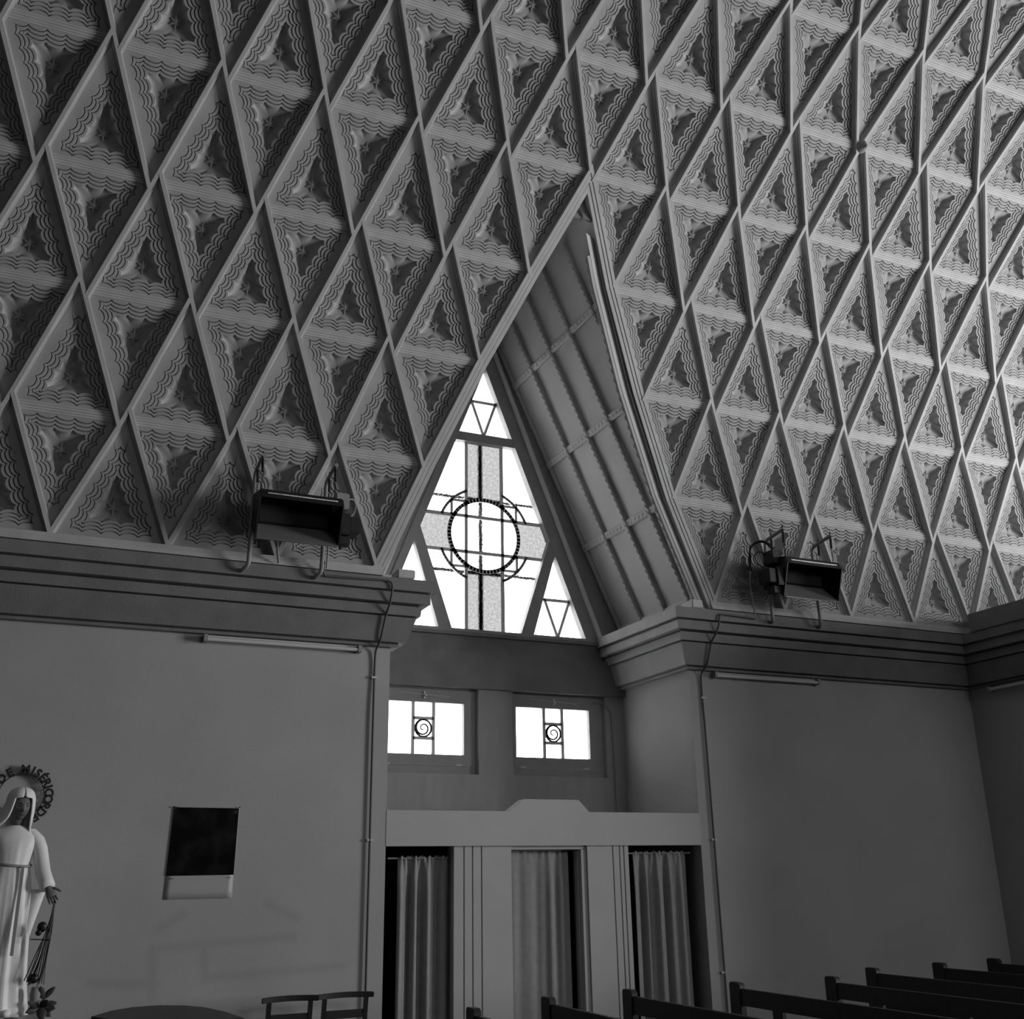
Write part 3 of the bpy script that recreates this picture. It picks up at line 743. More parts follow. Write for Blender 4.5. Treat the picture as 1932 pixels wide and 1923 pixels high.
def curtain(x0, x1, y, zt, label, seed, nf, amp, gather=0.0, slant=0.0):
    rnd = random.Random(seed); t = thing('curtain', label, 'curtain', ((x0 + x1) / 2, y, zt - 1.9))
    nx, nz = 120, 34; ph = [rnd.uniform(0, 2 * pi) for _ in range(6)]; verts = []
    for j in range(nz + 1):
        v = j / nz; z = zt - v * 1.9
        a = amp * (0.45 + 0.9 * min(1, v * 5)); w = 1 - gather * math.exp(-((v - 0.10) / 0.06) ** 2) * 0.5 + 0.02 * v
        for i in range(nx + 1):
            u = i / nx
            uu = 0.5 + (u - 0.5) * w
            f = sin(2 * pi * nf * (u + 0.03 * sin(2 * pi * u * 2 + ph[0])) + ph[1]) + 0.30 * sin(2 * pi * nf * 2.03 * u + ph[2] + v * 1.2) + 0.3 * sin(2 * pi * nf * 0.5 * u + ph[3])
            if v < 0.06: f += 0.9 * sin(2 * pi * nf * 3 * u) * (1 - v / 0.06)
            hem = 0.012 * sin(2 * pi * nf * u * 2 + ph[4]) if j == 0 else 0
            verts.append((x0 + (x1 - x0) * uu + slant * v, y + a * f * (0.8 + 0.3 * sin(ph[5] + 5 * u)), z + hem))
    fs = [(j * (nx + 1) + i, j * (nx + 1) + i + 1, (j + 1) * (nx + 1) + i + 1, (j + 1) * (nx + 1) + i) for j in range(nz) for i in range(nx)]
    mb = MB(); mb.add(verts, fs); c = mb.build('cloth', M_curtain, t, smooth=True)
    md = c.modifiers.new('thickness', 'SOLIDIFY'); md.thickness = 0.006
    MB().tube([(x0 - 0.10, y - 0.005, zt - 0.012), (x1 + 0.06, y - 0.005, zt - 0.012)], 0.009, 8).build('rod', M_pipe, t)
    for i in range(6):
        xx = x0 + (x1 - x0) * (i + 0.5) / 6; MB().tube([(xx + 0.016 * cos(q), y - 0.005, zt - 0.012 + 0.02 * sin(q)) for q in [2 * pi * k / 10 for k in range(11)]], 0.003, 5).build('ring', M_pipe, t)
    return t
curtain(3.42, 3.985, 0.46, -2.73, 'grey curtain in the left opening of the confessional, hanging in deep regular folds', 3, 4.0, 0.030, 0.0)
curtain(4.585, 5.28, 0.50, -2.665, 'wide smooth grey curtain in the middle opening of the confessional', 11, 3.4, 0.014, 0.0)
curtain(6.02, 6.68, 0.46, -2.70, 'grey curtain in the right opening of the confessional beside the rows of pews', 5, 4.5, 0.028, 0.0)

# ------------------------------------------------------------------ conduits on the walls
tag(MB().pipe([(2.44, -0.10, -0.03), (2.44, -0.10, -0.14), (2.47, -0.085, -0.165), (2.9, -0.075, -0.155), (3.08, -0.075, -0.15), (3.125, -0.075, -0.165), (3.14, -0.07, -0.20), (3.14, -0.065, -0.26), (3.135, -0.02, -0.36), (3.125, 0.06, -0.46), (3.10, 0.155, -0.70), (3.09, 0.27, -0.80), (3.085, 0.272, -1.4), (3.085, 0.272, -2.6), (3.085, 0.272, FL)], 0.011, 8).build('conduit', M_cond, smooth=True),
    'thin painted conduit running down the wall left of the confessional', 'pipe')
tag(MB().pipe([(7.50, -0.075, -0.17), (7.42, -0.075, -0.165), (7.08, -0.075, -0.155), (7.02, -0.075, -0.165), (7.0, -0.072, -0.21), (6.995, -0.065, -0.27), (6.98, -0.02, -0.36), (6.96, 0.06, -0.46), (6.94, 0.155, -0.70), (6.93, 0.27, -0.80), (6.935, 0.272, -1.4), (6.945, 0.272, -2.6), (6.955, 0.272, FL)], 0.011, 8).build('conduit', M_cond, smooth=True),
    'thin painted conduit running down the wall right of the confessional', 'pipe')
def clip(x, z, par): MB().box(x - 0.028, x + 0.028, YW - 0.035, YW, z - 0.01, z + 0.01).build('clip', M_came, par)
pipes = [o for o in ALL() if o.name.startswith('conduit')]
for o, x in zip(pipes, (3.085, 6.943)):
    for z in (-1.05, -2.58, -3.9):
        c = MB().box(x - 0.028, x + 0.028, YW - 0.035, YW, z - 0.01, z + 0.01).build('clip', M_came); c.parent = o

# ------------------------------------------------------------------ fluorescent battens
def tube_light(x0, x1, label, axis='x', wallc=YW, z=-0.80):
    t = thing('fluorescent_light', label, 'light', ((x0 + x1) / 2 if axis == 'x' else wallc, wallc if axis == 'x' else (x0 + x1) / 2, z), 'bare fluorescent battens under the cornice')
    def tr(pts): return pts if axis == 'x' else [(wallc - (YW - p[1]) , p[0], p[2]) for p in pts]
    def bx(a, b2, c, d, e, f):
        mb = MB(); mb.box(a, b2, c, d, e, f); mb.v = tr(mb.v); return mb
    bx(x0 + 0.02, x1 - 0.02, YW - 0.035, YW, z + 0.008, z + 0.05).build('housing', M_white, t)
    bx(x0, x0 + 0.035, YW - 0.10, YW, z - 0.02, z + 0.045).build('end_cap', M_frame, t); bx(x1 - 0.035, x1, YW - 0.10, YW, z - 0.02, z + 0.045).build('end_cap', M_frame, t)
    mb = MB(); mb.tube([(x0 + 0.03, YW - 0.075, z + 0.005), (x1 - 0.03, YW - 0.075, z + 0.005)], 0.019, 12); mb.v = tr(mb.v); soften(mb.build('tube', M_tube, t))
    return t
tube_light(1.42, 2.93, 'bare fluorescent tube fixed under the left cornice, below the left heater')
tube_light(7.08, 8.58, 'bare fluorescent tube fixed under the right cornice, below the right heater')
tube_light(-1.75, -0.08, 'bare fluorescent tube on the right-hand end wall, cut by the picture edge', 'y', 11.07)

# ------------------------------------------------------------------ radiant heaters
def heater(x0, flip, label):
    # local x runs from the open end (0) to the control end (0.86); flip mirrors it
    def fx(x): return x0 + x if not flip else x0 - x
    t = thing('radiant_heater', label, 'heater', (fx(0.4), -0.08, -0.19), 'gas radiant heaters above the cornice')
    def mk(mb, name, material, par=t, sm=False, bev=0.0):
        mb.v = [(fx(v[0]), v[1], v[2]) for v in mb.v]; o = mb.build(name, material, par, bevel=bev)
        return soften(o) if sm else o
    # two bent pipe brackets
    for xx in (0.0, 0.69):
        mb = MB(); mb.pipe([(xx - 0.05, -0.05, -0.19), (xx - 0.03, -0.10, -0.185), (xx, -0.14, -0.15), (xx + 0.005, -0.15, -0.08), (xx + 0.01, -0.15, 0.3), (xx + 0.012, -0.15, 0.68), (xx + 0.012, -0.165, 0.735), (xx + 0.012, -0.21, 0.765), (xx + 0.012, -0.52, 0.81)], 0.021, 10); p = mk(mb, 'bracket_pipe', M_pipe, sm=True)
        mk(MB().box(xx - 0.12, xx + 0.02, -0.062, -0.048, -0.215, -0.115), 'bracket_plate', M_corn, p)
        # rods, turnbuckles and chains
        for yy, zt, zb in ((-0.27, 0.775, 0.51), (-0.49, 0.805, 0.475)):
            mb = MB(); mb.tube([(xx + 0.012, yy, zt + 0.05), (xx + 0.012, yy, zt - 0.10)], 0.008, 6); mb.tube([(xx + 0.012, yy, zt - 0.03), (xx + 0.016, yy, zt - 0.15)], 0.014, 6)
            q = zt - 0.15; j = 0
            while q > zb - 0.01:
                d = (0.009, 0) if j % 2 == 0 else (0, 0.009)
                mb.tube([(xx + 0.014 + d[0] * cos(s), yy + d[1] * cos(s), q - 0.014 + 0.016 * sin(s)) for s in [2 * pi * k / 8 for k in range(9)]], 0.0028, 4); q -= 0.024; j += 1
            mk(mb, 'chain', M_black)
    # hood
    L0, L1 = 0.0, 0.76
    hood = MB()
    hood.yz([(-0.26, 0.52), (-0.56, 0.46), (-0.56, 0.45), (-0.26, 0.505)], L0, L1)                     # top flap
    hood.yz([(-0.235, 0.51), (-0.26, 0.52), (-0.25, 0.18), (-0.225, 0.17)], L0, L1)                      # back
    hood.yz([(-0.25, 0.505), (-0.56, 0.45), (-0.60, 0.37), (-0.48, 0.01), (-0.235, 0.19)], L0 - 0.012, L0)          # end cheeks
    hood.yz([(-0.25, 0.505), (-0.56, 0.45), (-0.60, 0.37), (-0.48, 0.01), (-0.235, 0.19)], L1, L1 + 0.012)
    mk(hood, 'hood', M_black)
    mk(MB().yz([(-0.56, 0.46), (-0.60, 0.375), (-0.592, 0.37), (-0.55, 0.45)], L0, L1), 'front_lip', M_black)
    mk(MB().tube([(L0 + 0.06, -0.588, 0.415), (L1 - 0.05, -0.588, 0.415)], 0.011, 12), 'bright_edge', M_chrome, sm=True)
    mk(MB().yz([(-0.245, 0.21), (-0.47, 0.015), (-0.485, 0.003), (-0.49, 0.015), (-0.475, 0.028), (-0.25, 0.225)], L0, L1), 'reflector', M_refl)
    burner = MB(); burner.yz([(-0.26, 0.43), (-0.30, 0.40), (-0.30, 0.24), (-0.26, 0.23)], L0 + 0.05, L1 - 0.05)
    bo = mk(burner, 'burner', M_dark)
    mb = MB(); mb.tube([(L0 + 0.01, -0.485, 0.008), (L1 - 0.01, -0.485, 0.008)], 0.006, 6); mk(mb, 'lower_rail', M_chrome)
    # control end
    mk(MB().box(L1 + 0.012, L1 + 0.10, -0.52, -0.24, 0.13, 0.34), 'burner_box', M_black, bev=0.008)
    mk(MB().box(L1 - 0.03, L1 + 0.10, -0.46, -0.28, 0.40, 0.56), 'control_box', M_frame if not flip else M_black, bev=0.008)
    v = MB(); v.box(L1 + 0.10, L1 + 0.20, -0.50, -0.30, 0.16, 0.32); v.tube([(L1 + 0.05, -0.38, 0.12), (L1 + 0.05, -0.38, 0.02)], 0.02, 8); v.box(L1 + 0.02, L1 + 0.12, -0.46, -0.34, 0.05, 0.14); mk(v, 'gas_valve', M_black, bev=0.006)
    mb = MB(); mb.pipe([(L1 + 0.06, -0.34, 0.50), (L1 + 0.16, -0.32, 0.56), (L1 + 0.21, -0.28, 0.52), (L1 + 0.19, -0.30, 0.42), (L1 + 0.13, -0.34, 0.36)], 0.007, 6); mk(mb, 'cable', M_pipe if not flip else M_black)
    if flip:
        mb = MB(); mb.pipe([(L1 - 0.02, -0.36, 0.56), (L1 + 0.05, -0.34, 0.66), (L1 + 0.12, -0.28, 0.70), (L1 + 0.20, -0.22, 0.64), (L1 + 0.22, -0.20, 0.50), (L1 + 0.225, -0.19, 0.36)], 0.016, 8); mk(mb, 'gas_hose', M_black, sm=True)
        mb = MB(); mb.pipe([(L1 + 0.225, -0.19, 0.36), (L1 + 0.22, -0.16, 0.2), (L1 + 0.17, -0.12, 0.0), (L1 + 0.14, -0.10, -0.15)], 0.009, 6); mk(mb, 'gas_pipe', M_pipe, sm=True)
    else:
        mb = MB(); mb.tube([(0.25, -0.2, 0.1), (0.27, -0.12, 0.02), (0.30, -0.06, -0.08)], 0.012, 6); mk(mb, 'gas_pipe', M_pipe, sm=True)
        mb = MB(); mb.tube([(0.75, -0.16, 0.15), (0.752, -0.13, 0.0), (0.755, -0.10, -0.1)], 0.009, 6); mk(mb, 'gas_pipe', M_pipe, sm=True)
    return t
heater(1.71, False, 'black radiant heater hanging over the left cornice, left of the pointed window')
heater(8.38, True, 'black radiant heater hanging over the right cornice, right of the pointed window')

# ------------------------------------------------------------------ poster
ps = thing('poster', 'poster with a near-black picture and a blank pale lower margin pinned to the left wall', 'poster', (1.565, YW, -3.065))
def sheet(x0, x1, z0, z1, curl, y):
    n = 12; vs = []; 
    for j in range(n + 1):
        for i in range(n + 1):
            u, v = i / n, j / n; sh = -0.018 * (1 - v) if True else 0
            vs.append((x0 + (x1 - x0) * u + sh, y - curl * (1 - v) ** 3 * (0.4 + 0.6 * abs(2 * u - 1) ** 3), z0 + (z1 - z0) * v))
    mb = MB(); mb.add(vs, [(j * (n + 1) + i, j * (n + 1) + i + 1, (j + 1) * (n + 1) + i + 1, (j + 1) * (n + 1) + i) for j in range(n) for i in range(n)]); return mb
pp = sheet(1.29, 1.865, -3.065, -2.295, 0.002, YW - 0.005).build('paper', M_paper, ps, smooth=True); md = pp.modifiers.new('t', 'SOLIDIFY'); md.thickness = 0.002
MB().xz([(1.275, -2.873), (1.85, -2.871), (1.859, -2.305), (1.293, -2.301)], YW - 0.0105, YW - 0.0095).build('picture', M_poster, ps)
for x in (1.292, 1.862): MB().ball((x, YW - 0.018, -2.297), 0.007, 8, 5).build('pin', M_ink, ps)
MB().box(1.30, 1.34, YW - 0.0145, YW - 0.008, -2.897, -2.893).build('caption_line', M_ink, ps); MB().box(1.80, 1.83, YW - 0.0145, YW - 0.008, -2.895, -2.891).build('caption_line', M_ink, ps)

# ------------------------------------------------------------------ chairs, cabinet
def chair(x0, x1, y, label):
    t = thing('chair', label, 'chair', ((x0 + x1) / 2, y + 0.2, FL), 'two chairs side by side against the wall')
    zt = -3.845; n = 10; rings = []
    for i in range(n + 1):
        u = i / n; x = x0 + (x1 - x0) * u; yy = y + 0.035 * sin(pi * u)
        rings.append([(x, yy - 0.014, zt - 0.045 + 0.006 * sin(pi * u)), (x, yy + 0.014, zt - 0.045 + 0.006 * sin(pi * u)), (x, yy + 0.014, zt + 0.006 * sin(pi * u)), (x, yy - 0.014, zt + 0.006 * sin(pi * u))])
    mb = MB(); mb.loft(rings); mb.build('top_rail', M_chair, t, bevel=0.006)
    for x in (x0 + 0.065, x1 - 0.065):
        mb = MB(); mb.beam((x, y + 0.012, zt - 0.04), (x, y + 0.06, FL + 0.45), 0.036, 0.030, up=(0, 1, 0)); mb.beam((x, y + 0.06, FL + 0.46), (x, y + 0.10, FL), 0.036, 0.03, up=(0, 1, 0)); mb.build('back_leg', M_chair, t)
        MB().beam((x, y + 0.10 - 0.5, FL + 0.44), (x, y + 0.10 - 0.5, FL), 0.034, 0.034, up=(0, 1, 0)).build('front_leg', M_chair, t)
    MB().box(x0 + 0.08, x1 - 0.08, y + 0.02, y + 0.036, zt - 0.20, zt - 0.135).build('back_slat', M_chair, t)
    MB().box(x0 + 0.03, x1 - 0.03, y - 0.42, y + 0.06, FL + 0.43, FL + 0.46).build('seat', M_chair, t, bevel=0.006)
    return t
chair(2.075, 2.555, -0.12, 'dark wooden chair against the wall with plain curved top rail, left of the pair')
chair(2.55, 3.045, -0.10, 'dark wooden chair beside the confessional with plain curved top rail, right of the pair')
cb = thing('cabinet', 'low dark cabinet with a bowed top standing on the floor below the poster', 'cabinet', (1.0, -1.3, FL))
topz = -3.765
tp = [(0.655, -1.46), (0.80, -1.18), (0.96, -1.02), (1.14, -1.0), (1.31, -1.12), (1.42, -1.32), (1.50, -1.66), (1.55, -2.1), (1.0, -2.05), (0.82, -1.86)]
MB().xy(tp, topz - 0.03, topz).build('top', mat('cabinet_top', 0.055, 0.5, noise=0.2), cb, bevel=0.004)
MB().xy([(1.05 + (x - 1.05) * 0.97, -1.5 + (y + 1.5) * 0.97) for x, y in tp], FL, topz - 0.03).build('body', M_chair, cb)

# ------------------------------------------------------------------ pews
def pew(x, y0, label, zt=-3.80, length=3.4):
    t = thing('pew', label, 'pew', (x, y0 - length / 2, FL), 'rows of dark wooden pews')
    def post(y, nm='end_post'):
        mb = MB(); w = 0.15; zz = zt
        mb.yz([(y, FL), (y, zz - 0.02), (y - 0.012, zz), (y - w + 0.022, zz), (y - w, zz - 0.022), (y - w, FL)], x - 0.03, x + 0.03); mb.build(nm, M_pew, t, bevel=0.004)
    post(y0); post(y0 - length + 0.15)
    MB().box(x - 0.02, x + 0.02, y0 - length + 0.1, y0 - 0.1, zt - 0.175, zt - 0.045).build('top_rail', M_pew, t, bevel=0.004)
    MB().box(x - 0.018, x + 0.018, y0 - length + 0.1, y0 - 0.1, FL + 0.40, zt - 0.31).build('lower_rail', M_pew, t)
    yy = y0 - 0.15 - 0.41
    for j in range(4):
        MB().box(x - 0.018, x + 0.018, yy - 0.125, yy, zt - 0.32, zt - 0.17).build('back_stile', M_pew, t); yy -= 0.92
    MB().box(x + 0.0, x + 0.40, y0 - length + 0.05, y0 - 0.02, FL + 0.40, FL + 0.435).build('seat', M_pew, t)
    MB().box(x + 0.33, x + 0.36, y0 - length + 0.1, y0 - 0.1, FL + 0.0, FL + 0.40).build('front_panel', M_pew, t)
PL = ['leftmost pew, only its post top showing at the bottom edge below the grooved pillar', 'second pew from the left, its end post below the middle curtain', 'third pew from the left, its end post below the right curtain',
      'fourth pew from the left, its end post at the foot of the right conduit', 'fifth pew from the left, last before the step back in the row', 'sixth pew from the left, its end set farther back against the wall',
      'seventh pew from the left, second from the right edge', 'eighth pew, rightmost, cut by the right edge of the picture']
for (x, y), l in zip(((3.17, -2.0), (3.93, -1.66), (4.73, -1.52), (5.79, -1.50), (6.78, -1.54), (7.68, -1.05), (8.61, -0.97), (9.44, -0.89)), PL): pew(x, y, l)

# ------------------------------------------------------------------ statue
SX, SY = 0.045, -0.12
HEM = -3.86
stt = thing('statue', 'white robed plaster statue of a veiled woman at the left edge, open hand lowered', 'statue', (SX, SY, HEM))
def ringfn(cx, cy, z, rx, ry, n=72, fold=0.0, nf=11, ph=0.0, tw=0.0):
    out = []
    for i in range(n):
        a = 2 * pi * i / n; f = 1 + fold * (0.6 * sin(nf * a + ph) + 0.4 * sin((nf + 5) * a + 2.1 * ph + 1) + 0.3 * sin((nf * 2 + 1) * a + ph * 3))
        out.append((cx + rx * f * cos(a), cy + ry * f * sin(a), z))
    return out
body = MB()
spec = [(-3.86, 0.245, 0.19, .09), (-3.80, 0.235, 0.185, .085), (-3.6, 0.205, 0.165, .08), (-3.35, 0.19, 0.155, .075), (-3.1, 0.178, 0.145, .06), (-2.95, 0.168, 0.135, .045), (-2.84, 0.150, 0.12, .03),
        (-2.785, 0.135, 0.108, .02), (-2.74, 0.142, 0.115, .02), (-2.66, 0.160, 0.122, .018), (-2.60, 0.182, 0.108, .012), (-2.56, 0.180, 0.095, .006), (-2.53, 0.145, 0.080, 0), (-2.505, 0.105, 0.068, 0), (-2.485, 0.065, 0.058, 0), (-2.478, 0.05, 0.05, 0)]
body.loft([ringfn(SX, SY, z, rx, ry, fold=f, ph=0.6 * z) for z, rx, ry, f in spec]); body.build('robe', M_robe, stt, smooth=True)
MB().tube([(SX + 0.142 * cos(a), SY + 0.115 * sin(a), -2.782 + 0.008 * sin(2 * a)) for a in [2 * pi * i / 36 for i in range(37)]], 0.011, 8).build('sash', mat('sash', 0.30, 0.6), stt, smooth=True)
sh = MB()
sh.loft([[(SX + 0.085 + q * 0.012 + dx, SY - 0.125 - 0.02 * k, -2.79 - 0.16 * k) for q, dx in ((-1, 0), (1, 0))] + [(SX + 0.097, SY - 0.11 - 0.02 * k, -2.79 - 0.16 * k)] for k in range(5)])
sh.build('sash_end', mat('sash_grey', 0.28, 0.6), stt)
# right-side sleeve and arm (picture right), other arm folded on the left side
slv = MB()
P = [(SX + 0.05, SY - 0.005, -2.535), (SX + 0.12, SY - 0.008, -2.548), (SX + 0.168, SY - 0.01, -2.60), (SX + 0.195, SY - 0.01, -2.66), (SX + 0.215, SY - 0.02, -2.74), (SX + 0.235, SY - 0.05, -2.83), (SX + 0.265, SY - 0.09, -2.91), (SX + 0.285, SY - 0.115, -2.95)]
slv.tube(P, [0.035, 0.050, 0.057, 0.056, 0.055, 0.056, 0.058, 0.056], 16); slv.build('sleeve', M_robe, stt, smooth=True)
slv = MB(); slv.tube([(SX - x2, y2, z2) for x2, y2, z2 in ((0.05, SY - 0.005, -2.535), (0.13, SY - 0.008, -2.552), (0.19, SY - 0.01, -2.65), (0.21, SY - 0.03, -2.76), (0.24, SY - 0.07, -2.86), (0.27, SY - 0.11, -2.95))], [0.035, 0.052, 0.056, 0.055, 0.058, 0.056], 16); slv.build('sleeve', M_robe, stt, smooth=True)
dr = MB(); dr.loft([ringfn(SX + 0.225 - 0.02 * k, SY - 0.02, -2.96 - 0.11 * k, 0.052 - 0.006 * k, 0.03, n=20, fold=0.05, nf=4, ph=k) for k in range(6)]); dr.build('mantle_fold', M_robe, stt, smooth=True)
def hand(sg):
    hm = MB(); w = Vector((SX + sg * 0.285, SY - 0.115, -2.945)); d = Vector((sg * 0.42, -0.22, -0.88)).normalized(); side = Vector((0.85 * sg, 0.1, 0.42)).normalized(); nrm = d.cross(side).normalized()
    side = nrm.cross(d).normalized()
    rings = []
    for t, wd, th in ((-0.03, 0.024, 0.022), (0.0, 0.024, 0.02), (0.03, 0.030, 0.017), (0.06, 0.036, 0.016), (0.085, 0.036, 0.014)):
        c = w + d * t; rings.append([c + side * wd * cos(a) + nrm * th * sin(a) for a in [2 * pi * i / 14 for i in range(14)]])
    hm.loft(rings)
    for j, (o, L) in enumerate(((-0.027, 0.058), (-0.009, 0.070), (0.009, 0.066), (0.026, 0.050))):
        b0 = w + d * 0.078 + side * o; dd = (d + side * o * 3.0).normalized(); cu = nrm * 0.25
        hm.tube([b0, b0 + dd * L * 0.4, b0 + (dd + cu * 0.6).normalized() * L * 0.75, b0 + (dd + cu).normalized() * L], [0.0088, 0.0085, 0.0075, 0.005], 8)
    b0 = w + d * 0.02 + side * 0.022; hm.tube([b0, b0 + (side * 0.75 + d * 0.5) * 0.032, b0 + (side * 0.7 + d * 0.65) * 0.062, b0 + (side * 0.68 + d * 0.7) * 0.078], [0.012, 0.0105, 0.009, 0.006], 8)
    return hm.build('hand', M_skin, stt, smooth=True)
hand(1); hand(-1)
# head, turned a little to picture right and looking down
HC = Vector((SX + 0.012, SY - 0.045, -2.335)); yaw = radians(16); pit = radians(12)
RM = (Matrix.Rotation(yaw, 3, 'Z') @ Matrix.Rotation(pit, 3, 'X'))
hd = MB(); NR, NC = 34, 44; rings = []
for j in range(NR + 1):
    th = -pi / 2 + pi * j / NR; z = sin(th); q = max(cos(th), 0.015); ring_ = []
    for i in range(NC):
        a = 2 * pi * i / NC; x = q * sin(a); y = -q * cos(a)                     # a = 0 is the front (-y)
        jaw = 1 - 0.30 * max(0, -z) ** 1.4
        px, py, pz = 0.080 * x * jaw, 0.092 * y, 0.112 * z
        if y < 0:
            fx_, fz = px, pz
            nose = math.exp(-(fx_ / 0.0095) ** 2) * (max(0, min(1, (0.024 - fz) / 0.045)) if fz > -0.024 else max(0, 1 - (-0.024 - fz) / 0.008)) * (1 if -0.034 < fz < 0.024 else 0)
            py -= 0.021 * nose
            for s_ in (-1, 1): py += 0.011 * math.exp(-((fx_ - s_ * 0.028) / 0.014) ** 2 - ((fz - 0.016) / 0.010) ** 2)          # eye sockets
            py -= 0.004 * math.exp(-((fz - 0.034) / 0.007) ** 2) * math.exp(-(fx_ / 0.045) ** 2)                                  # brow
            py -= 0.006 * math.exp(-(fx_ / 0.018) ** 2 - ((fz + 0.050) / 0.007) ** 2)                                             # lips
            py += 0.004 * math.exp(-(fx_ / 0.016) ** 2 - ((fz + 0.063) / 0.005) ** 2)
            py -= 0.007 * math.exp(-(fx_ / 0.018) ** 2 - ((fz + 0.084) / 0.012) ** 2)                                             # chin
        ring_.append(HC + RM @ Vector((px, py, pz)))
    rings.append(ring_)
hd.loft(rings)
hd.tube([HC + Vector((0, 0.015, -0.07)), (SX + 0.004, SY - 0.01, -2.46), (SX, SY, -2.53)], [0.05, 0.045, 0.055], 16)
hd.build('head', M_skin, stt, smooth=True)
fe = MB()
for s_ in (-1, 1):
    c = HC + RM @ Vector((s_ * 0.028, -0.076, 0.014)); fe.ball(c, 0.009, 10, 7, (1.3, 0.7, 0.7))
    fe.tube([HC + RM @ Vector((s_ * (0.012 + 0.03 * u), -0.088 + 0.016 * u * u, 0.032 + 0.006 * sin(pi * u))) for u in (0, .25, .5, .75, 1)], 0.0028, 5)
fe.tube([HC + RM @ Vector((x, -0.0885 + abs(x) * 0.35, -0.050 - 0.002 * cos(x * 160))) for x in (-0.018, -0.009, 0, 0.009, 0.018)], [0.001, 0.003, 0.0035, 0.003, 0.001], 6)
fe.build('eyes_and_lips', M_lips, stt, smooth=True)
# veil: a hood with a straight edge over the brow, open at the face, falling on the shoulders
ve = MB(); rings = []
VS = [(-2.196, 0.012, 0.03), (-2.199, 0.035, 0.03), (-2.207, 0.058, 0.03), (-2.222, 0.078, 0.03), (-2.240, 0.090, 0.04), (-2.262, 0.097, 0.05), (-2.272, 0.099, 0.10), (-2.276, 0.100, 0.62), (-2.30, 0.102, 0.66), (-2.34, 0.103, 0.68), (-2.38, 0.104, 0.70), (-2.42, 0.108, 0.74), (-2.46, 0.118, 0.82), (-2.50, 0.140, 0.92), (-2.535, 0.168, 1.0), (-2.58, 0.186, 1.06), (-2.63, 0.196, 1.12)]
for z, r_, op in VS:
    rx, ry = r_ * 0.96, (r_ * 1.18 if z > -2.45 else 0.120); w = max(0.0, min(1.0, (-2.30 - z) / 0.2)); rg = []
    for i in range(61):
        a = op + (2 * pi - 2 * op) * i / 60; f = 1 + 0.022 * w * sin(9 * a + 3 * z)
        sa = sin(a + yaw * 0.9); rg.append((SX + 0.010 + min(rx, 0.108 - 0.022 * w) * f * sa if sa > 0 else SX + 0.010 + rx * f * sa * (1 + 0.75 * w), SY - 0.032 + 0.014 * w - ry * f * cos(a + yaw * 0.9), z))
    rings.append(rg)
ve.loft(rings, cap=False, closed=False); vo = ve.build('veil', M_robe, stt, smooth=True); md = vo.modifiers.new('t', 'SOLIDIFY'); md.thickness = 0.012; md.offset = 1
ft = MB(); ft.ball((SX + 0.09, SY - 0.16, HEM + 0.03), 0.06, 14, 8, (0.7, 1.3, 0.5)); ft.ball((SX - 0.06, SY - 0.16, HEM + 0.03), 0.06, 14, 8, (0.7, 1.3, 0.5)); ft.build('hem_fold', M_robe, stt, smooth=True)
tag(MB().box(SX - 0.32, SX + 0.34, SY - 0.30, YW - 0.06, FL, HEM - 0.02).build('pedestal', M_ped, bevel=0.01), 'plain pedestal under the veiled statue, below the picture edge', 'pedestal')
for o in ALL():
    if o.name.startswith('pedestal'): o.location.z += 0.0

# halo ring with lettering on the wall behind the head
hal = thing('halo_sign', 'black ring with the words DE MISERICORDE arched round the head of the statue', 'sign', (0.055, YW - 0.03, -2.22))
hcx, hcz, hr = 0.050, -2.222, 0.176; hy = YW - 0.045
MB().tube([(hcx + hr * cos(2 * pi * i / 64), hy, hcz + hr * sin(2 * pi * i / 64)) for i in range(65)], 0.0045, 6).build('ring', M_ink, hal)
for a in (0.3, 2.0, 3.9, 5.4): MB().tube([(hcx + hr * cos(a), hy, hcz + hr * sin(a)), (hcx + hr * cos(a), YW, hcz + hr * sin(a))], 0.004, 5).build('stand_off', M_ink, hal)
LH = 0.066
def letter(ch, deg, up=0.0):
    cu = bpy.data.curves.new('letter', 'FONT'); cu.body = ch; cu.size = LH / 0.70; cu.align_x = 'CENTER'; cu.extrude = 0.004; cu.offset = 0.0045; cu.resolution_u = 3
    tmp = bpy.data.objects.new('tmp', cu); C.objects.link(tmp)
    dg = bpy.context.evaluated_depsgraph_get(); me = bpy.data.meshes.new_from_object(tmp.evaluated_get(dg)); bpy.data.objects.remove(tmp)
    me.materials.clear(); me.materials.append(M_ink)
    o = bpy.data.objects.new('letter', me); C.objects.link(o); o.parent = hal
    a = radians(deg); r = hr + 0.006
    M = Matrix.Translation(Vector((hcx + r * cos(a), hy, hcz + r * sin(a) + ZS)) - hal.location) @ Matrix.Rotation(-(a - pi / 2), 4, 'Y') @ Matrix.Rotation(pi / 2, 4, 'X')
    o.matrix_local = M
degs = {}
txt = [('D', 141), ('E', 121), ('M', 88), ('I', 71), ('S', 59), ('\u00c9', 45), ('R', 31), ('I', 20), ('C', 8), ('O', -7), ('R', -22), ('D', -38), ('E', -54)]
for ch, dg_ in txt: letter(ch, dg_)

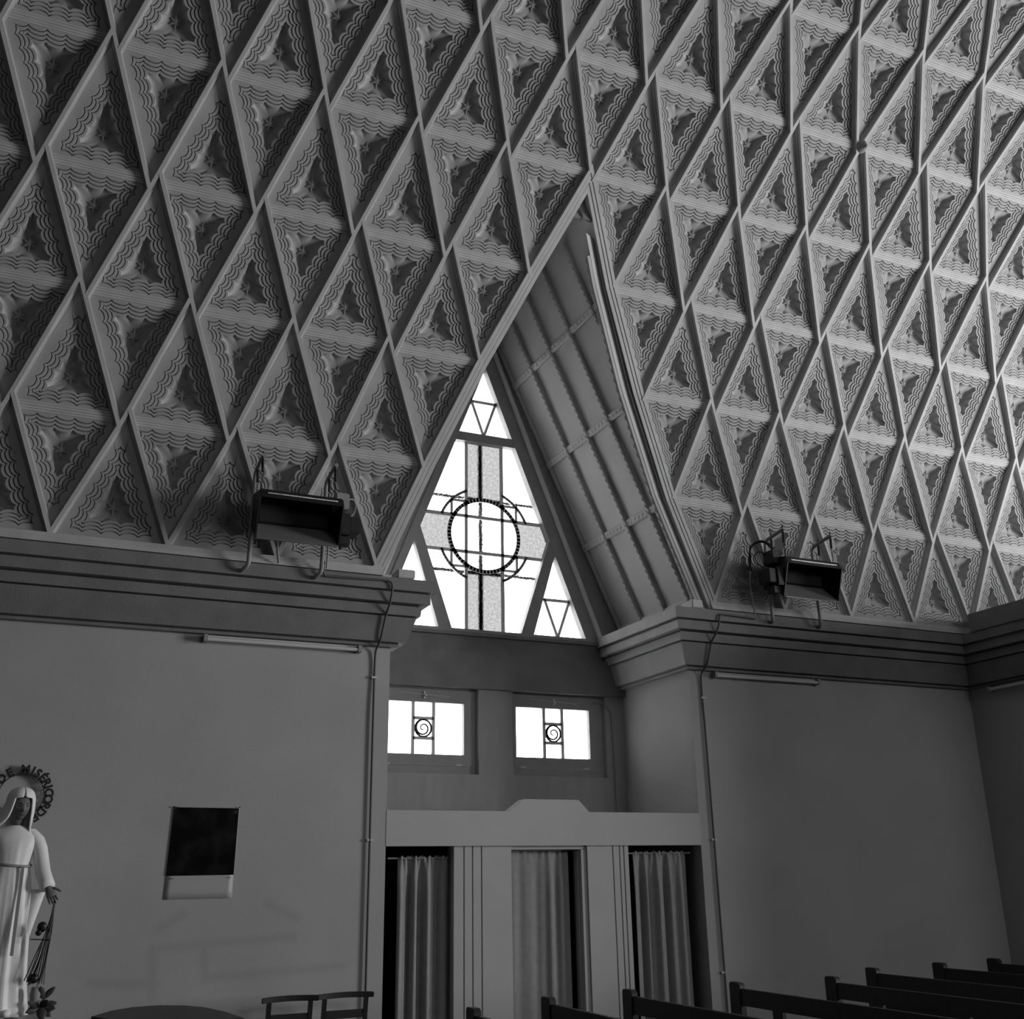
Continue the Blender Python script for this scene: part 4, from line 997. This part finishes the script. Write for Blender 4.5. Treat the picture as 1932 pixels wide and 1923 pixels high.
# rosary bundle hanging from the hand
ros = thing('rosary_bundle', 'bundle of thin dark beaded strands hanging from the lowered hand of the statue', 'rosary', (SX + 0.30, SY - 0.16, -3.62))
rnd = random.Random(4); top = Vector((SX + 0.345, SY - 0.145, -3.05))
for i in range(13):
    ex = SX + 0.19 + 0.145 * (i / 12) ** 0.9; ez = -3.60 - 0.05 * rnd.random(); ey = SY - 0.15 + rnd.uniform(-0.03, 0.03); pts = []
    for j in range(9):
        u = j / 8; pts.append((top.x + (ex - top.x) * u ** 1.5 + 0.006 * sin(7 * u + i), top.y + (ey - top.y) * u, top.z + (ez - top.z) * u))
    MB().tube(pts, 0.0042, 5).build('strand', M_black, ros)
kn = MB(); kn.ball((SX + 0.255, SY - 0.15, -3.60), 0.04, 12, 8, (1.1, 0.6, 0.9)); kn.tube([(SX + 0.20, SY - 0.17, -3.32), (SX + 0.345, SY - 0.17, -3.33)], 0.004, 5); kn.build('knot', M_black, ros)
pm = MB(); pm.ball((SX + 0.275, SY - 0.165, -3.235), 0.036, 12, 8, (1.0, 0.6, 1.1)); pm.ball((SX + 0.255, SY - 0.165, -3.275), 0.024, 10, 6); pm.build('pendant', M_black, ros)
# plant at the foot
pl = thing('plant', 'small leafy plant at the foot of the statue', 'plant', (SX + 0.36, SY - 0.12, HEM - 0.02))
def leaf(b, d, L, wd, material=M_leaf):
    b = Vector(b); d = Vector(d).normalized(); s = d.cross(Vector((0, -1, 0.2))).normalized(); nn_ = s.cross(d); L1 = []; n = 7
    for i in range(n + 1):
        u = i / n; c = b + d * L * u + Vector((0, 0, -0.12 * L * u * u)); w = wd * sin(pi * min(1, u * 0.97 + 0.02)) ** 0.8
        L1 += [c - s * w + nn_ * w * 0.25, c, c + s * w + nn_ * w * 0.25]
    mb = MB(); mb.add(L1, [(3 * i + k, 3 * i + k + 1, 3 * i + k + 4, 3 * i + k + 3) for i in range(n) for k in range(2)])
    o = mb.build('leaf', material, pl, smooth=True); md = o.modifiers.new('t', 'SOLIDIFY'); md.thickness = 0.003
bp_ = (SX + 0.335, SY - 0.14, -3.80)
for d, L, w in (((0.55, -0.1, 0.75), 0.13, 0.022), ((0.6, -0.2, 0.0), 0.11, 0.03), ((0.2, -0.3, 0.3), 0.10, 0.03), ((-0.5, -0.2, 0.3), 0.12, 0.03), ((-0.2, -0.2, 0.75), 0.12, 0.025), ((0.4, -0.2, -0.3), 0.10, 0.03), ((-0.6, -0.2, -0.1), 0.11, 0.03), ((0.1, -0.3, -0.4), 0.1, 0.035), ((0.75, 0.0, 0.25), 0.12, 0.024)):
    leaf(bp_ if d[2] < 0.7 else (SX + 0.345, SY - 0.14, -3.75), d, L, w)
MB().tube([(SX + 0.335, SY - 0.13, HEM - 0.02), (SX + 0.33, SY - 0.14, -3.8), (SX + 0.30, SY - 0.14, -3.70), (SX + 0.29, SY - 0.14, -3.62)], 0.005, 6).build('stem', M_leaf, pl)
fl = MB(); fl.loft([[(SX + 0.285 + r * cos(a), SY - 0.14 + r * sin(a), z) for a in [2 * pi * i / 14 for i in range(14)]] for r, z in ((0.006, -3.80), (0.03, -3.76), (0.042, -3.71), (0.030, -3.66))]); fl.build('flower', mat('pale_flower', 0.28, 0.7), pl, smooth=True)
print('PANELS', npan, 'RIBS', nrib)
